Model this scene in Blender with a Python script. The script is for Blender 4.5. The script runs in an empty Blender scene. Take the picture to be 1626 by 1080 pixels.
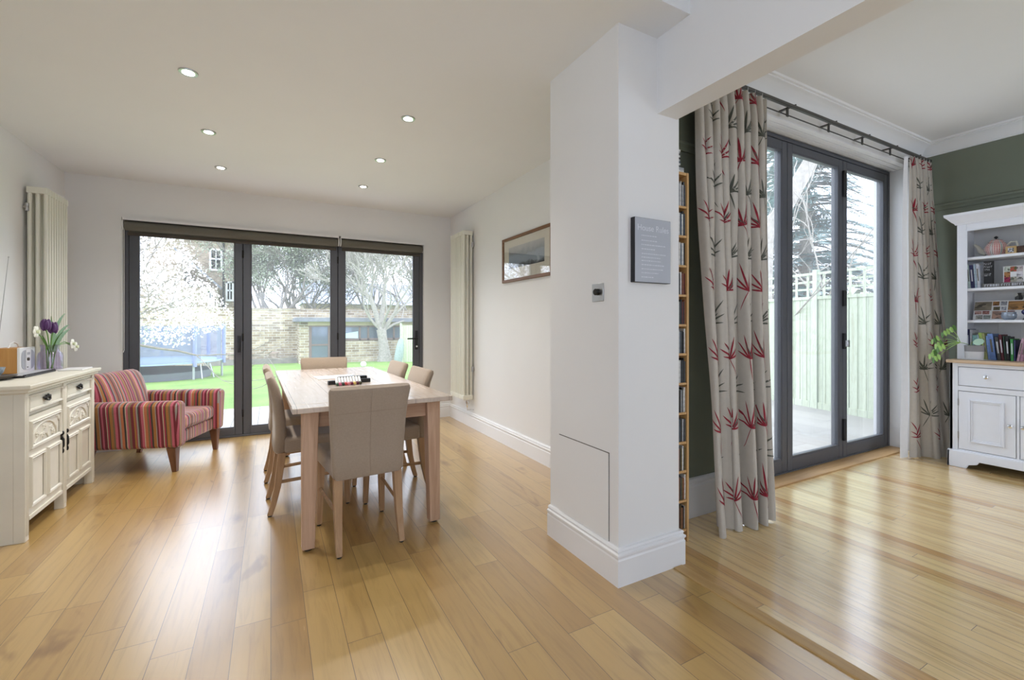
import bpy, bmesh, math, random
from mathutils import Vector, Matrix, noise
PI = math.pi
S = bpy.context.scene
C = S.collection
random.seed(7)

# ------------------------------------------------------------------ camera, sky, exposure
YAW = math.atan(383.0 / 710.0)
cam_d = bpy.data.cameras.new('camera')
cam = bpy.data.objects.new('camera', cam_d)
C.objects.link(cam)
cam.location = (0, 0, 1.2)
cam.rotation_euler = (PI / 2, 0, -YAW)
cam_d.sensor_fit = 'HORIZONTAL'
cam_d.sensor_width = 36.0
cam_d.lens = 36.0 * 710.0 / 1626.0
cam_d.shift_y = -25.0 / 1626.0
cam_d.clip_start = 0.05
cam_d.clip_end = 300
S.camera = cam
S.view_settings.view_transform = 'Standard'
S.view_settings.look = 'None'
S.view_settings.gamma = 1.0
S.view_settings.use_curve_mapping = False
S.view_settings.exposure = 0.56

W = bpy.data.worlds.new('overcast_sky')
S.world = W
W.use_nodes = True
wn = W.node_tree.nodes
wl = W.node_tree.links
wn['Background'].inputs['Strength'].default_value = 3.0
_tc = wn.new('ShaderNodeTexCoord')
_sx = wn.new('ShaderNodeSeparateXYZ')
_rp = wn.new('ShaderNodeValToRGB')
wl.new(_tc.outputs['Generated'], _sx.inputs[0])
wl.new(_sx.outputs['Z'], _rp.inputs['Fac'])
_rp.color_ramp.elements[0].position = 0.0
_rp.color_ramp.elements[0].color = (0.82, 0.92, 1.12, 1)
_rp.color_ramp.elements[1].position = 1.0
_rp.color_ramp.elements[1].color = (0.87, 0.96, 1.13, 1)
wl.new(_rp.outputs['Color'], wn['Background'].inputs['Color'])


# ------------------------------------------------------------------ mesh helpers
class MB:
    def __init__(self):
        self.v = []
        self.f = []
        self.m = []

    def add(self, vs, fs, mi=0):
        b = len(self.v)
        self.v += [tuple(p) for p in vs]
        self.f += [tuple(i + b for i in f) for f in fs]
        self.m += [mi] * len(fs)
        return self

    def box(self, x0, x1, y0, y1, z0, z1, mi=0):
        vs = [(x0, y0, z0), (x1, y0, z0), (x1, y1, z0), (x0, y1, z0), (x0, y0, z1), (x1, y0, z1), (x1, y1, z1), (x0, y1, z1)]
        return self.add(vs, [(0, 3, 2, 1), (4, 5, 6, 7), (0, 1, 5, 4), (1, 2, 6, 5), (2, 3, 7, 6), (3, 0, 4, 7)], mi)

    def hexa(self, bot, top, mi=0):
        return self.add(list(bot) + list(top), [(0, 3, 2, 1), (4, 5, 6, 7), (0, 1, 5, 4), (1, 2, 6, 5), (2, 3, 7, 6), (3, 0, 4, 7)], mi)

    def prism(self, poly, axis, lo, hi, mi=0):
        # poly of 2D points; axis 'x': poly is (y,z); 'y': (x,z); 'z': (x,y)
        def p3(a, b, c):
            return {'x': (c, a, b), 'y': (a, c, b), 'z': (a, b, c)}[axis]
        n = len(poly)
        vs = [p3(a, b, lo) for a, b in poly] + [p3(a, b, hi) for a, b in poly]
        fs = [tuple(range(n - 1, -1, -1)), tuple(range(n, 2 * n))]
        fs += [(i, (i + 1) % n, n + (i + 1) % n, n + i) for i in range(n)]
        return self.add(vs, fs, mi)

    def tube(self, pts, rad, n=8, mi=0, cap=True):
        pts = [Vector(p) for p in pts]
        if not hasattr(rad, '__len__'):
            rad = [rad] * len(pts)
        b = len(self.v)
        up = Vector((0.0123, 0.0217, 1)).normalized()
        prev = None
        for i, p in enumerate(pts):
            t = (pts[min(i + 1, len(pts) - 1)] - pts[max(i - 1, 0)])
            if t.length < 1e-9:
                t = Vector((0, 0, 1))
            t.normalize()
            if prev is None:
                a = t.cross(up)
                if a.length < 0.05:
                    a = t.cross(Vector((1, 0, 0)))
            else:
                a = prev - t * prev.dot(t)
                if a.length < 1e-6:
                    a = t.cross(up)
            a.normalize()
            prev = a
            c = t.cross(a)
            for k in range(n):
                w = 2 * PI * k / n
                self.v.append(tuple(p + (a * math.cos(w) + c * math.sin(w)) * rad[i]))
        for i in range(len(pts) - 1):
            for k in range(n):
                k2 = (k + 1) % n
                self.f.append((b + i * n + k, b + i * n + k2, b + (i + 1) * n + k2, b + (i + 1) * n + k))
                self.m.append(mi)
        if cap and n > 2:
            self.f.append(tuple(b + k for k in range(n - 1, -1, -1)))
            self.f.append(tuple(b + (len(pts) - 1) * n + k for k in range(n)))
            self.m += [mi, mi]
        return self

    def lathe(self, prof, cen=(0, 0, 0), n=32, axis='z', mi=0, sy=1.0):
        b = len(self.v)
        cx, cy, cz = cen
        for r, h in prof:
            for k in range(n):
                w = 2 * PI * k / n
                a, d = r * math.cos(w), r * math.sin(w) * sy
                self.v.append({'z': (cx + a, cy + d, cz + h), 'x': (cx + h, cy + a, cz + d), 'y': (cx + a, cy + h, cz + d)}[axis])
        for i in range(len(prof) - 1):
            for k in range(n):
                k2 = (k + 1) % n
                q = (b + i * n + k, b + i * n + k2, b + (i + 1) * n + k2, b + (i + 1) * n + k)
                self.f.append(q if axis != 'y' else q[::-1])
                self.m.append(mi)
        self.f.append(tuple(b + k for k in range(n - 1, -1, -1)))
        self.f.append(tuple(b + (len(prof) - 1) * n + k for k in range(n)))
        self.m += [mi, mi]
        return self

    def ell(self, c, r, n=12, mi=0):
        prof = []
        for i in range(n // 2 + 1):
            a = -PI / 2 + PI * i / (n // 2)
            prof.append((max(math.cos(a), 1e-4), math.sin(a)))
        b = len(self.v)
        self.lathe(prof, (0, 0, 0), n, mi=mi)
        for i in range(b, len(self.v)):
            x, y, z = self.v[i]
            self.v[i] = (c[0] + x * r[0], c[1] + y * r[1], c[2] + z * r[2])
        return self

    def sweep(self, path, prof, side=1, mi=0):
        # path: 2D points; prof: (out, z) closed polygon, out measured to the path's left (side=1) or right (-1)
        P = [Vector(p) for p in path]
        n = len(prof)
        b = len(self.v)
        for i, p in enumerate(P):
            d0 = (P[i] - P[i - 1]).normalized() if i > 0 else (P[1] - P[0]).normalized()
            d1 = (P[i + 1] - P[i]).normalized() if i < len(P) - 1 else d0
            n0 = Vector((-d0.y, d0.x)) * side
            n1 = Vector((-d1.y, d1.x)) * side
            m = n0 + n1
            m = m / max(m.dot(n0), 0.2)
            for o, z in prof:
                self.v.append((p.x + m.x * o, p.y + m.y * o, z))
        for i in range(len(P) - 1):
            for k in range(n):
                k2 = (k + 1) % n
                q = (b + i * n + k, b + i * n + k2, b + (i + 1) * n + k2, b + (i + 1) * n + k)
                self.f.append(q)
                self.m.append(mi)
        self.f.append(tuple(b + k for k in range(n)))
        self.f.append(tuple(b + (len(P) - 1) * n + k for k in range(n - 1, -1, -1)))
        self.m += [mi, mi]
        return self

    def build(self, name, mats, parent=None, bevel=0, seg=2, smooth=35, off=None, fix=True):
        if not isinstance(mats, (list, tuple)):
            mats = [mats]
        o3 = Vector((0, 0, 0))
        if off is not None:
            o3 = Vector(off)
        elif parent is not None and parent.get('_org') is not None:
            o3 = Vector(parent['_org'])
        me = bpy.data.meshes.new(name)
        me.from_pydata([(x - o3.x, y - o3.y, z - o3.z) for x, y, z in self.v], [], self.f)
        for m in mats:
            me.materials.append(m)
        if len(mats) > 1:
            me.polygons.foreach_set('material_index', self.m)
        if fix and len(self.f) < 30000:
            bm = bmesh.new()
            bm.from_mesh(me)
            bmesh.ops.recalc_face_normals(bm, faces=bm.faces)
            bm.to_mesh(me)
            bm.free()
        if smooth:
            me.polygons.foreach_set('use_smooth', [True] * len(me.polygons))
            me.set_sharp_from_angle(angle=math.radians(smooth))
        me.update()
        o = bpy.data.objects.new(name, me)
        C.objects.link(o)
        if parent is not None:
            o.parent = parent
            if parent.get('_org') is not None:
                o['_org'] = list(parent['_org'])
        if bevel:
            md = o.modifiers.new('edge', 'BEVEL')
            md.width = bevel
            md.segments = seg
            md.limit_method = 'ANGLE'
            md.angle_limit = math.radians(40)
            md.harden_normals = False
        return o


def thing(name, label, cat, loc=(0, 0, 0), group=None, kind=None, rz=0):
    o = bpy.data.objects.new(name, None)
    C.objects.link(o)
    o.location = loc
    o.rotation_euler = (0, 0, rz)
    o.empty_display_size = 0.05
    if rz == 0:
        o['_org'] = list(loc)
    tag(o, label, cat, group, kind)
    return o


def tag(o, label=None, cat=None, group=None, kind=None):
    if label:
        o['label'] = label
    if cat:
        o['category'] = cat
    if group:
        o['group'] = group
    if kind:
        o['kind'] = kind
    return o


def struct(name, mb, mat, label=None, cat=None, **k):
    o = mb.build(name, mat, **k)
    o['kind'] = 'structure'
    if label:
        o['label'] = label
    o['category'] = cat or name.split('_')[0]
    return o


def dup(root, loc, rz, label, group=None):
    r = root.copy()
    C.objects.link(r)
    r.location = loc
    r.rotation_euler = (0, 0, rz)
    r['label'] = label
    if group:
        r['group'] = group
    for ch in list(root.children):
        c = ch.copy()
        C.objects.link(c)
        c.parent = r
        for g in list(ch.children):
            d = g.copy()
            C.objects.link(d)
            d.parent = c
    return r


def lin(r, g, b):
    def f(c):
        c /= 255.0
        return c / 12.92 if c <= 0.04045 else ((c + 0.055) / 1.055) ** 2.4
    return (f(r), f(g), f(b), 1.0)


# ------------------------------------------------------------------ materials
class NT:
    def __init__(self, name):
        self.mat = bpy.data.materials.new(name)
        self.mat.use_nodes = True
        self.nt = self.mat.node_tree
        self.b = self.nt.nodes['Principled BSDF']

    def n(self, t, **k):
        o = self.nt.nodes.new('ShaderNode' + t)
        for a, v in k.items():
            setattr(o, a, v)
        return o

    def l(self, a, b):
        self.nt.links.new(a, b)

    def math(self, op, a, b=None, c=None):
        o = self.n('Math', operation=op)
        for i, x in enumerate((a, b, c)):
            if x is None:
                continue
            if isinstance(x, (int, float)):
                o.inputs[i].default_value = x
            else:
                self.l(x, o.inputs[i])
        return o.outputs[0]

    def coord(self, kind='Object'):
        return self.n('TexCoord').outputs[kind]

    def noise(self, vec, scale, detail=3, rough=0.5, dist=0):
        o = self.n('TexNoise')
        o.inputs['Scale'].default_value = scale
        o.inputs['Detail'].default_value = detail
        o.inputs['Roughness'].default_value = rough
        o.inputs['Distortion'].default_value = dist
        if vec is not None:
            self.l(vec, o.inputs['Vector'])
        return o.outputs['Fac']

    def mapping(self, vec, scale=(1, 1, 1), rot=(0, 0, 0), loc=(0, 0, 0)):
        o = self.n('Mapping')
        o.inputs['Scale'].default_value = scale
        o.inputs['Rotation'].default_value = rot
        o.inputs['Location'].default_value = loc
        self.l(vec, o.inputs['Vector'])
        return o.outputs[0]

    def ramp(self, fac, stops, interp='LINEAR'):
        o = self.n('ValToRGB')
        r = o.color_ramp
        r.interpolation = interp
        while len(r.elements) < len(stops):
            r.elements.new(0.5)
        for e, (p, c) in zip(r.elements, stops):
            e.position = p
            e.color = c if len(c) == 4 else (*c, 1)
        self.l(fac, o.inputs['Fac'])
        return o.outputs['Color']

    def mix(self, fac, a, b, mode='MIX'):
        o = self.n('Mix', data_type='RGBA', blend_type=mode)
        for s, x in ((0, fac), (6, a), (7, b)):
            if isinstance(x, (int, float)):
                o.inputs[s].default_value = x
            elif isinstance(x, (tuple, list)):
                o.inputs[s].default_value = x
            else:
                self.l(x, o.inputs[s])
        return o.outputs[2]

    def bump(self, h, strength=0.2, dist=0.01):
        o = self.n('Bump')
        o.inputs['Strength'].default_value = strength
        o.inputs['Distance'].default_value = dist
        self.l(h, o.inputs['Height'])
        self.l(o.outputs[0], self.b.inputs['Normal'])

    def base(self, c):
        if isinstance(c, (tuple, list)):
            self.b.inputs['Base Color'].default_value = c
        else:
            self.l(c, self.b.inputs['Base Color'])

    def rough(self, r):
        if isinstance(r, (int, float)):
            self.b.inputs['Roughness'].default_value = r
        else:
            self.l(r, self.b.inputs['Roughness'])


def simple(name, col, rough=0.5, metal=0.0, var=0.06, scale=20, bump=0.0, bscale=60, spec=0.5):
    k = NT(name)
    c = k.coord()
    f = k.noise(c, scale, 4)
    d = tuple(max(0, x * (1 - var)) for x in col[:3]) + (1,)
    e = tuple(min(1, x * (1 + var)) for x in col[:3]) + (1,)
    k.base(k.ramp(f, [(0.3, d), (0.7, e)]))
    k.rough(rough)
    k.b.inputs['Metallic'].default_value = metal
    k.b.inputs['Specular IOR Level'].default_value = spec
    if bump:
        k.bump(k.noise(c, bscale, 2), bump, 0.002)
    return k.mat


def planks(name, w, L, stops, rough=0.3, gap=0.012, knots=0.5, axis='y', gapcol=(0.05, 0.03, 0.015, 1), bumpy=0.15, roughvar=0.1, coat=0.0, grain=0.35, coatior=1.6, coatr=.18):
    k = NT(name)
    c = k.coord()
    sep = k.n('SeparateXYZ')
    k.l(c, sep.inputs[0])
    a, b = (sep.outputs['X'], sep.outputs['Y']) if axis == 'y' else (sep.outputs['Y'], sep.outputs['X'])
    xr = k.math('DIVIDE', a, w)
    row = k.math('FLOOR', xr)
    wn1 = k.n('TexWhiteNoise', noise_dimensions='1D')
    k.l(row, wn1.inputs['W'])
    yo = k.math('ADD', k.math('DIVIDE', b, L), k.math('MULTIPLY', wn1.outputs['Value'], 7.3))
    pl = k.math('FLOOR', yo)
    comb = k.n('CombineXYZ')
    k.l(row, comb.inputs[0])
    k.l(pl, comb.inputs[1])
    wn2 = k.n('TexWhiteNoise', noise_dimensions='2D')
    k.l(comb.outputs[0], wn2.inputs['Vector'])
    base = k.ramp(wn2.outputs['Value'], stops)
    # grain, shifted per board
    sh = k.n('VectorMath', operation='ADD')
    k.l(c, sh.inputs[0])
    sc = k.n('VectorMath', operation='SCALE')
    k.l(wn2.outputs['Color'], sc.inputs[0])
    sc.inputs['Scale'].default_value = 9.0
    k.l(sc.outputs[0], sh.inputs[1])
    gs = (16, 1.1, 4) if axis == 'y' else (1.1, 16, 4)
    g1 = k.noise(k.mapping(sh.outputs[0], gs), 2.2, 7, 0.62, 0.9)
    gcol = k.ramp(g1, [(0.30, (0.62, 0.55, 0.46, 1)), (0.5, (1, 1, 1, 1)), (0.75, (1.12, 1.1, 1.06, 1))])
    base = k.mix(grain * 2 if grain < 0.5 else 1.0, base, gcol, 'MULTIPLY')
    if knots:
        ks = (5.5, 1.9, 1) if axis == 'y' else (1.9, 5.5, 1)
        kn = k.noise(k.mapping(sh.outputs[0], ks), 1.0, 3, 0.6, 0.6)
        kc = k.ramp(kn, [(0.0, (0.45, 0.36, 0.27, 1)), (0.27, (0.55, 0.45, 0.35, 1)), (0.36, (1, 1, 1, 1))])
        base = k.mix(knots, base, kc, 'MULTIPLY')
    if knots >= .7:
        vo = k.n('TexVoronoi')
        vo.inputs['Scale'].default_value = 1.0
        wob = k.n('VectorMath', operation='ADD')
        k.l(k.mapping(sh.outputs[0], (4.2, 1.5, 1) if axis == 'y' else (1.5, 4.2, 1)), wob.inputs[0])
        nz2 = k.n('TexNoise')
        nz2.inputs['Scale'].default_value = 22
        nz2.inputs['Detail'].default_value = 3
        k.l(c, nz2.inputs['Vector'])
        wsc = k.n('VectorMath', operation='SCALE')
        k.l(nz2.outputs['Color'], wsc.inputs[0])
        wsc.inputs['Scale'].default_value = .12
        k.l(wsc.outputs[0], wob.inputs[1])
        k.l(wob.outputs[0], vo.inputs['Vector'])
        spc = k.n('SeparateColor')
        k.l(vo.outputs['Color'], spc.inputs[0])
        on = k.math('GREATER_THAN', spc.outputs[0], .62)
        dk = k.ramp(vo.outputs['Distance'], [(.03, (.30, .22, .15, 1)), (.09, (.62, .52, .42, 1)), (.2, (1, 1, 1, 1))])
        base = k.mix(k.math('MULTIPLY', on, .85), base, dk, 'MULTIPLY')
    fx = k.math('FRACT', xr)
    ex = k.math('MINIMUM', fx, k.math('SUBTRACT', 1.0, fx))
    fy = k.math('FRACT', yo)
    ey = k.math('MINIMUM', fy, k.math('SUBTRACT', 1.0, fy))
    gx = k.math('LESS_THAN', ex, gap)
    gy = k.math('LESS_THAN', ey, gap * w / L)
    gg = k.math('MAXIMUM', gx, gy)
    k.base(k.mix(gg, base, gapcol))
    k.rough(k.math('ADD', k.math('MULTIPLY', g1, roughvar), rough - roughvar / 2))
    hgt = k.math('SUBTRACT', k.math('MULTIPLY', g1, 0.25), gg)
    k.bump(hgt, bumpy, 0.002)
    if coat:
        k.b.inputs['Coat Weight'].default_value = coat
        k.b.inputs['Coat Roughness'].default_value = coatr
        k.b.inputs['Coat IOR'].default_value = coatior
    return k.mat


def wood(name, dark, light, axis='z', scale=3.0, rough=0.45):
    k = NT(name)
    c = k.coord()
    st = {'x': (0.8, 12, 12), 'y': (12, 0.8, 12), 'z': (12, 12, 0.8)}[axis]
    g = k.noise(k.mapping(c, st), scale, 6, 0.6, 0.7)
    k.base(k.ramp(g, [(0.28, dark), (0.7, light)]))
    k.rough(rough)
    k.bump(g, 0.08, 0.002)
    return k.mat


def glass_pane(name, tint=(1, 1, 1, 1), refl=0.022, haze=0.0):
    k = NT(name)
    nt = k.nt
    nt.nodes.remove(k.b)
    out = nt.nodes['Material Output']
    tr = k.n('BsdfTransparent')
    tr.inputs[0].default_value = tint
    gl = k.n('BsdfGlossy')
    gl.inputs['Roughness'].default_value = 0.0
    lw = k.n('LayerWeight')
    lw.inputs['Blend'].default_value = 0.5
    p = k.math('POWER', lw.outputs['Facing'], 4.0)
    f = k.math('ADD', k.math('MULTIPLY', p, 0.8), refl)
    mx = k.n('MixShader')
    k.l(f, mx.inputs[0])
    k.l(tr.outputs[0], mx.inputs[1])
    k.l(gl.outputs[0], mx.inputs[2])
    last = mx
    if haze:  # white translucent share mixed in to pale the view behind like haze
        tl = k.n('BsdfTranslucent')
        tl.inputs[0].default_value = (1, 1, 1, 1)
        m2 = k.n('MixShader')
        m2.inputs[0].default_value = haze
        k.l(mx.outputs[0], m2.inputs[1])
        k.l(tl.outputs[0], m2.inputs[2])
        last = m2
    k.l(last.outputs[0], out.inputs[0])
    return k.mat


def emit(name, col, s):
    k = NT(name)
    k.base((0.8, 0.8, 0.8, 1))
    k.b.inputs['Emission Color'].default_value = col
    k.b.inputs['Emission Strength'].default_value = s
    return k.mat


def bricks(name, c1, c2, mort, axis='y', s=1.0):
    k = NT(name)
    c = k.coord()
    sep = k.n('SeparateXYZ')
    k.l(c, sep.inputs[0])
    cb = k.n('CombineXYZ')
    k.l(k.math('ADD', sep.outputs['X'], sep.outputs['Y']), cb.inputs[0])
    k.l(sep.outputs['Z'], cb.inputs[1])
    br = k.n('TexBrick')
    br.inputs['Color1'].default_value = c1
    br.inputs['Color2'].default_value = c2
    br.inputs['Mortar'].default_value = mort
    br.inputs['Scale'].default_value = 1.0
    br.inputs['Brick Width'].default_value = 0.23 * s
    br.inputs['Row Height'].default_value = 0.08 * s
    br.inputs['Mortar Size'].default_value = 0.008 * s
    br.inputs['Bias'].default_value = 0.0
    k.l(cb.outputs[0], br.inputs['Vector'])
    nz = k.noise(c, 3.0, 5, 0.65)
    k.base(k.mix(0.7, br.outputs['Color'], k.ramp(nz, [(0.3, (0.5, 0.47, 0.43, 1)), (0.65, (1.15, 1.12, 1.05, 1))]), 'MULTIPLY'))
    k.rough(0.9)
    return k.mat


M = {}
M['wall'] = simple('wall_paint_white', (0.81, 0.805, 0.79, 1), 0.7, var=0.012, scale=2, bump=0.02, bscale=180)
M['ceil'] = simple('ceiling_paint', (0.84, 0.85, 0.85, 1), 0.8, var=0.01, scale=2)
M['trimw'] = simple('gloss_trim_white', (0.83, 0.83, 0.83, 1), 0.32, var=0.01, scale=3)
M['green'] = simple('wall_paint_sage', lin(120, 126, 110), 0.75, var=0.03, scale=3)
M['floor'] = planks('oak_plank_floor', 0.127, 1.15, [(0.0, lin(170, 132, 70)), (0.35, lin(188, 152, 88)), (0.7, lin(197, 163, 98)), (1.0, lin(179, 141, 76))], rough=0.25, gap=0.008, knots=0.9, bumpy=0.12, roughvar=0.10, coat=1.0, coatr=.30, coatior=2.05, grain=.26, gapcol=(0.09, 0.055, 0.025, 1))
M['floor2'] = planks('strip_floor_orange', 0.062, 2.3, [(0.0, lin(216, 178, 114)), (0.12, lin(232, 200, 142)), (0.88, lin(240, 210, 152)), (0.96, lin(198, 152, 94)), (1.0, lin(222, 182, 118))], rough=0.2, gap=0.012, knots=0.3, bumpy=0.16, roughvar=0.10, gapcol=(0.10, 0.055, 0.025, 1), coat=1.0, coatior=1.95)
M['oak'] = wood('limed_oak_leg', lin(186, 148, 120), lin(214, 180, 152), 'z')
M['oaktop'] = planks('limed_oak_top', 0.205, 6.0, [(0.0, lin(206, 188, 172)), (0.5, lin(218, 202, 188)), (1.0, lin(210, 194, 180))], rough=0.26, gap=0.006, knots=0.25, bumpy=0.2, gapcol=(0.25, 0.19, 0.15, 1), coat=.7, grain=.2)  # paler than the legs: window reflection partly put into the colour
M['oakrail'] = wood('limed_oak_rail', lin(180, 142, 114), lin(206, 170, 140), 'x')
M['chairleg'] = wood('chair_leg_oak', lin(160, 124, 88), lin(190, 154, 116), 'z')
M['linen'] = simple('chair_fabric_taupe', lin(164, 147, 129), 0.9, var=0.05, scale=120, bump=0.25, bscale=500)
M['linen'].node_tree.nodes['Principled BSDF'].inputs['Sheen Weight'].default_value = .35
M['linen2'] = simple('chair_fabric_piping', lin(152, 132, 114), 0.9, var=0.05, scale=60)
M['black'] = simple('black_plastic', (0.012, 0.012, 0.014, 1), 0.4)
M['iron'] = simple('dark_iron', (0.03, 0.028, 0.026, 1), 0.45, 0.7)
M['alu'] = simple('anthracite_aluminium', lin(84, 86, 92), 0.42, 0.1, var=0.03)
M['chrome'] = simple('chrome', (0.75, 0.75, 0.75, 1), 0.12, 1.0, var=0.02)
M['brush'] = simple('brushed_steel', (0.5, 0.5, 0.5, 1), 0.3, 1.0, var=0.03)
M['glass'] = glass_pane('window_glass', haze=.045)
M['picglass'] = glass_pane('picture_glass', refl=0.10)
M['rad'] = simple('radiator_cream', lin(226, 224, 210), 0.35, var=0.01)
M['blind'] = simple('blind_fabric_taupe', lin(104, 101, 91), 0.85, var=0.05, scale=80)
M['blind2'] = simple('blind_hem_dark', lin(84, 77, 70), 0.8, var=0.04)
M['whitep'] = simple('white_plastic', (0.8, 0.8, 0.8, 1), 0.35, var=0.01)
M['sidew'] = simple('sideboard_cream_paint', lin(226, 222, 208), 0.45, var=0.04, scale=7)
M['cabw'] = simple('cabinet_white_paint', lin(232, 234, 239), 0.4, var=0.01)
M['cabin'] = simple('cabinet_inside_grey', lin(220, 221, 220), 0.6, var=0.015)
M['worktop'] = wood('cabinet_oak_top', lin(190, 160, 128), lin(214, 188, 156), 'y')
M['rackw'] = wood('rack_birch', lin(190, 146, 92), lin(214, 174, 118), 'z')
M['darkleg'] = wood('armchair_walnut_leg', lin(92, 58, 40), lin(130, 88, 62), 'z')
M['sill'] = wood('threshold_oak', lin(176, 136, 88), lin(206, 170, 120), 'x')
M['thresh'] = wood('threshold_oak_long', lin(176, 140, 90), lin(200, 166, 112), 'y')


def stripes(name, comp, k_=3.1, ph=0.0):
    k = NT(name)
    c = k.coord()
    sep = k.n('SeparateXYZ')
    k.l(c, sep.inputs[0])
    a = k.math('FRACT', k.math('ADD', k.math('MULTIPLY', sep.outputs[comp], k_), ph))
    maroon, pink, cream, gold, char, olive, rose, grey, orange = (lin(112, 26, 42), lin(188, 92, 112), lin(196, 182, 156), lin(166, 112, 52), lin(52, 44, 42), lin(120, 100, 70), lin(160, 50, 70), lin(150, 146, 138), lin(186, 110, 70))
    seq = [maroon, cream, rose, char, gold, olive, pink, maroon, grey, orange, char, cream, pink, olive, maroon, gold, rose, grey, char, maroon, pink, cream, orange, olive, rose, char, gold, grey, maroon, pink]
    wd = [3, 1, 2, 1, 3, 2, 3, 2, 2, 3, 2, 1, 2, 3, 3, 2, 1, 2, 1, 2, 3, 1, 3, 2, 2, 2, 3, 1, 2, 2]
    t = float(sum(wd))
    st = []
    p = 0.0
    for col, ww in zip(seq, wd):
        st.append((p / t, col))
        p += ww
    nz = k.noise(c, 160, 2)
    col = k.ramp(a, st, 'CONSTANT')
    k.base(k.mix(0.35, col, k.ramp(nz, [(0.3, (0.7, 0.7, 0.7, 1)), (0.7, (1.1, 1.1, 1.1, 1))]), 'MULTIPLY'))
    k.rough(0.85)
    k.b.inputs['Sheen Weight'].default_value = 0.4
    k.bump(k.noise(c, 400, 2), 0.2, 0.002)
    return k.mat


M['strX'] = stripes('striped_velvet_across', 'X', 2.9, 0.13)
M['strY'] = stripes('striped_velvet_along', 'Y', 2.5, 0.4)

# ------------------------------------------------------------------ room shell
LX, RX, BY, H1, H2 = -1.66, 2.07, 5.53, 2.59, 2.9
struct('floor', MB().box(LX - .3, 1.77, -3, BY + .12, -.12, 0), M['floor'], 'wide oak plank floor of the dining room')
struct('floor', MB().box(1.77, RX + .01, 2.1, BY + .12, -.12, 0), M['floor'], 'oak plank floor strip by the right wall of the dining room')
struct('floor', MB().box(1.77, 5.82, -3, 2.1, -.12, -.001), M['floor2'], 'glossy narrow strip floor of the adjoining room')
struct('wall_left', MB().box(LX - .3, LX, .3, BY + .3, -.12, 3.0).box(LX - .3, LX, -3, -2.2, -.12, 3.0).box(LX - .3, LX, -2.2, .3, -.12, 1.0).box(LX - .3, LX, -2.2, .3, 2.3, 3.0), M['wall'], 'white left wall')
DX0, DX1, DZ = -1.255, 1.712, 2.225
struct('wall_back', MB().box(LX - .02, DX0, BY, BY + .3, -.12, 3.0).box(DX1, RX + .3, BY, BY + .3, -.12, 3.0).box(DX0, DX1, BY, BY + .3, DZ, 3.0), M['wall'], 'white end wall around the wide garden doors')
struct('wall_right', MB().box(RX, RX + .3, 2.15, BY + .3, -.12, 3.0), M['wall'], 'white right wall of the dining room')
struct('pillar', MB().box(1.41, 1.805, 1.58, 2.15, 0, H2).box(1.80, 2.08, 1.935, 2.16, 0, H2), M['wall'], 'white square pillar end of wall', 'pillar')
struct('beam', MB().box(1.655, 1.79, -3, 1.582, 2.225, H2 + .02), M['wall'], 'white beam over the opening between the rooms', 'beam')
GY = 1.93
GX0, GX1, GZ = 2.78, 5.33, 2.70
struct('wall_garden', MB().box(GX0, GX1, GY, GY + .3, GZ, 3.0), M['wall'], 'white wall band above the right garden doors')
struct('wall_corner', MB().box(1.80, GX0 - .08, GY, GY + .3, -.12, 3.0), M['green'], 'sage green wall behind the disc rack')
struct('trim_1', MB().box(GX0 - .08, GX0, GY, GY + .3, -.12, 3.0).box(GX1, 5.53, GY, GY + .3, -.12, 3.0), M['trimw'], 'white door surround')
struct('wall_alcove', MB().box(5.52, 5.82, -3, GY + .3, -.12, 3.0), M['green'], 'sage green wall behind the dresser')
struct('ceiling', MB().box(LX - .02, RX + .02, 1.385, BY + .02, H1, 3.0), M['ceil'], 'white ceiling with recessed downlights')
struct('ceiling', MB().box(LX - .02, 1.66, -3, 1.39, H2, 3.0), M['ceil'], 'higher white ceiling at the near end')
struct('ceiling', MB().box(1.785, 5.6, -3, GY + .05, H2, 3.0), M['ceil'], 'white ceiling of the adjoining room')

struct('wall_rear', MB().box(LX - .3, 1.66, -3.2, -3, -.12, 1.0).box(LX - .3, 1.66, -3.2, -3, 2.1, 3.0).box(LX - .3, -.9, -3.2, -3, 1.0, 2.1).box(.3, 1.8, -3.2, -3, 1.0, 2.1).box(1.79, 5.82, -3.2, -3, 2.3, 3.0).box(1.79, 3.6, -3.2, -3, -.12, 2.3), M['wall'], 'unseen white rear wall added behind the camera, openings sized for the light')  # added out of view; closes the rear to limit light from behind
SK = [(0, 0), (.022, 0), (.022, .118), (.019, .124), (.019, .130), (.024, .136), (.024, .145), (.015, .150), (.015, .156), (.018, .160), (.013, .168), (0, .170)]
struct('baseboard_right', MB().sweep([(RX, 2.2), (RX, BY)], SK, 1), M['trimw'], 'white moulded skirting of the right wall', smooth=25)
struct('baseboard_back', MB().sweep([(RX, BY), (DX1, BY)], SK, 1).sweep([(DX0, BY), (LX, BY)], SK, 1), M['trimw'], 'white skirting of the end wall', smooth=25)
struct('baseboard_left', MB().sweep([(LX, BY), (LX, -1)], SK, 1), M['trimw'], 'white skirting of the left wall', smooth=25)
struct('baseboard_pillar', MB().sweep([(1.805, 1.94), (1.805, 1.58), (1.41, 1.58), (1.41, 2.15)], SK, 1), M['trimw'], 'tall white moulded skirting around the pillar', smooth=25)
SK2 = [(0, 0), (.024, 0), (.024, .19), (.018, .20), (.018, .21), (.022, .215), (.014, .235), (0, .24)]
struct('baseboard_garden', MB().sweep([(GX0 - .08, GY), (1.83, GY)], SK2, 1), M['trimw'], 'white skirting on the sage green wall', smooth=25)
CO = [(0, 2.79), (.012, 2.79), (.012, 2.80), (.02, 2.805), (.035, 2.83), (.06, 2.855), (.095, 2.872), (.11, 2.876), (.11, 2.884), (.125, 2.886), (.13, 2.902), (0, 2.902)]
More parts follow.
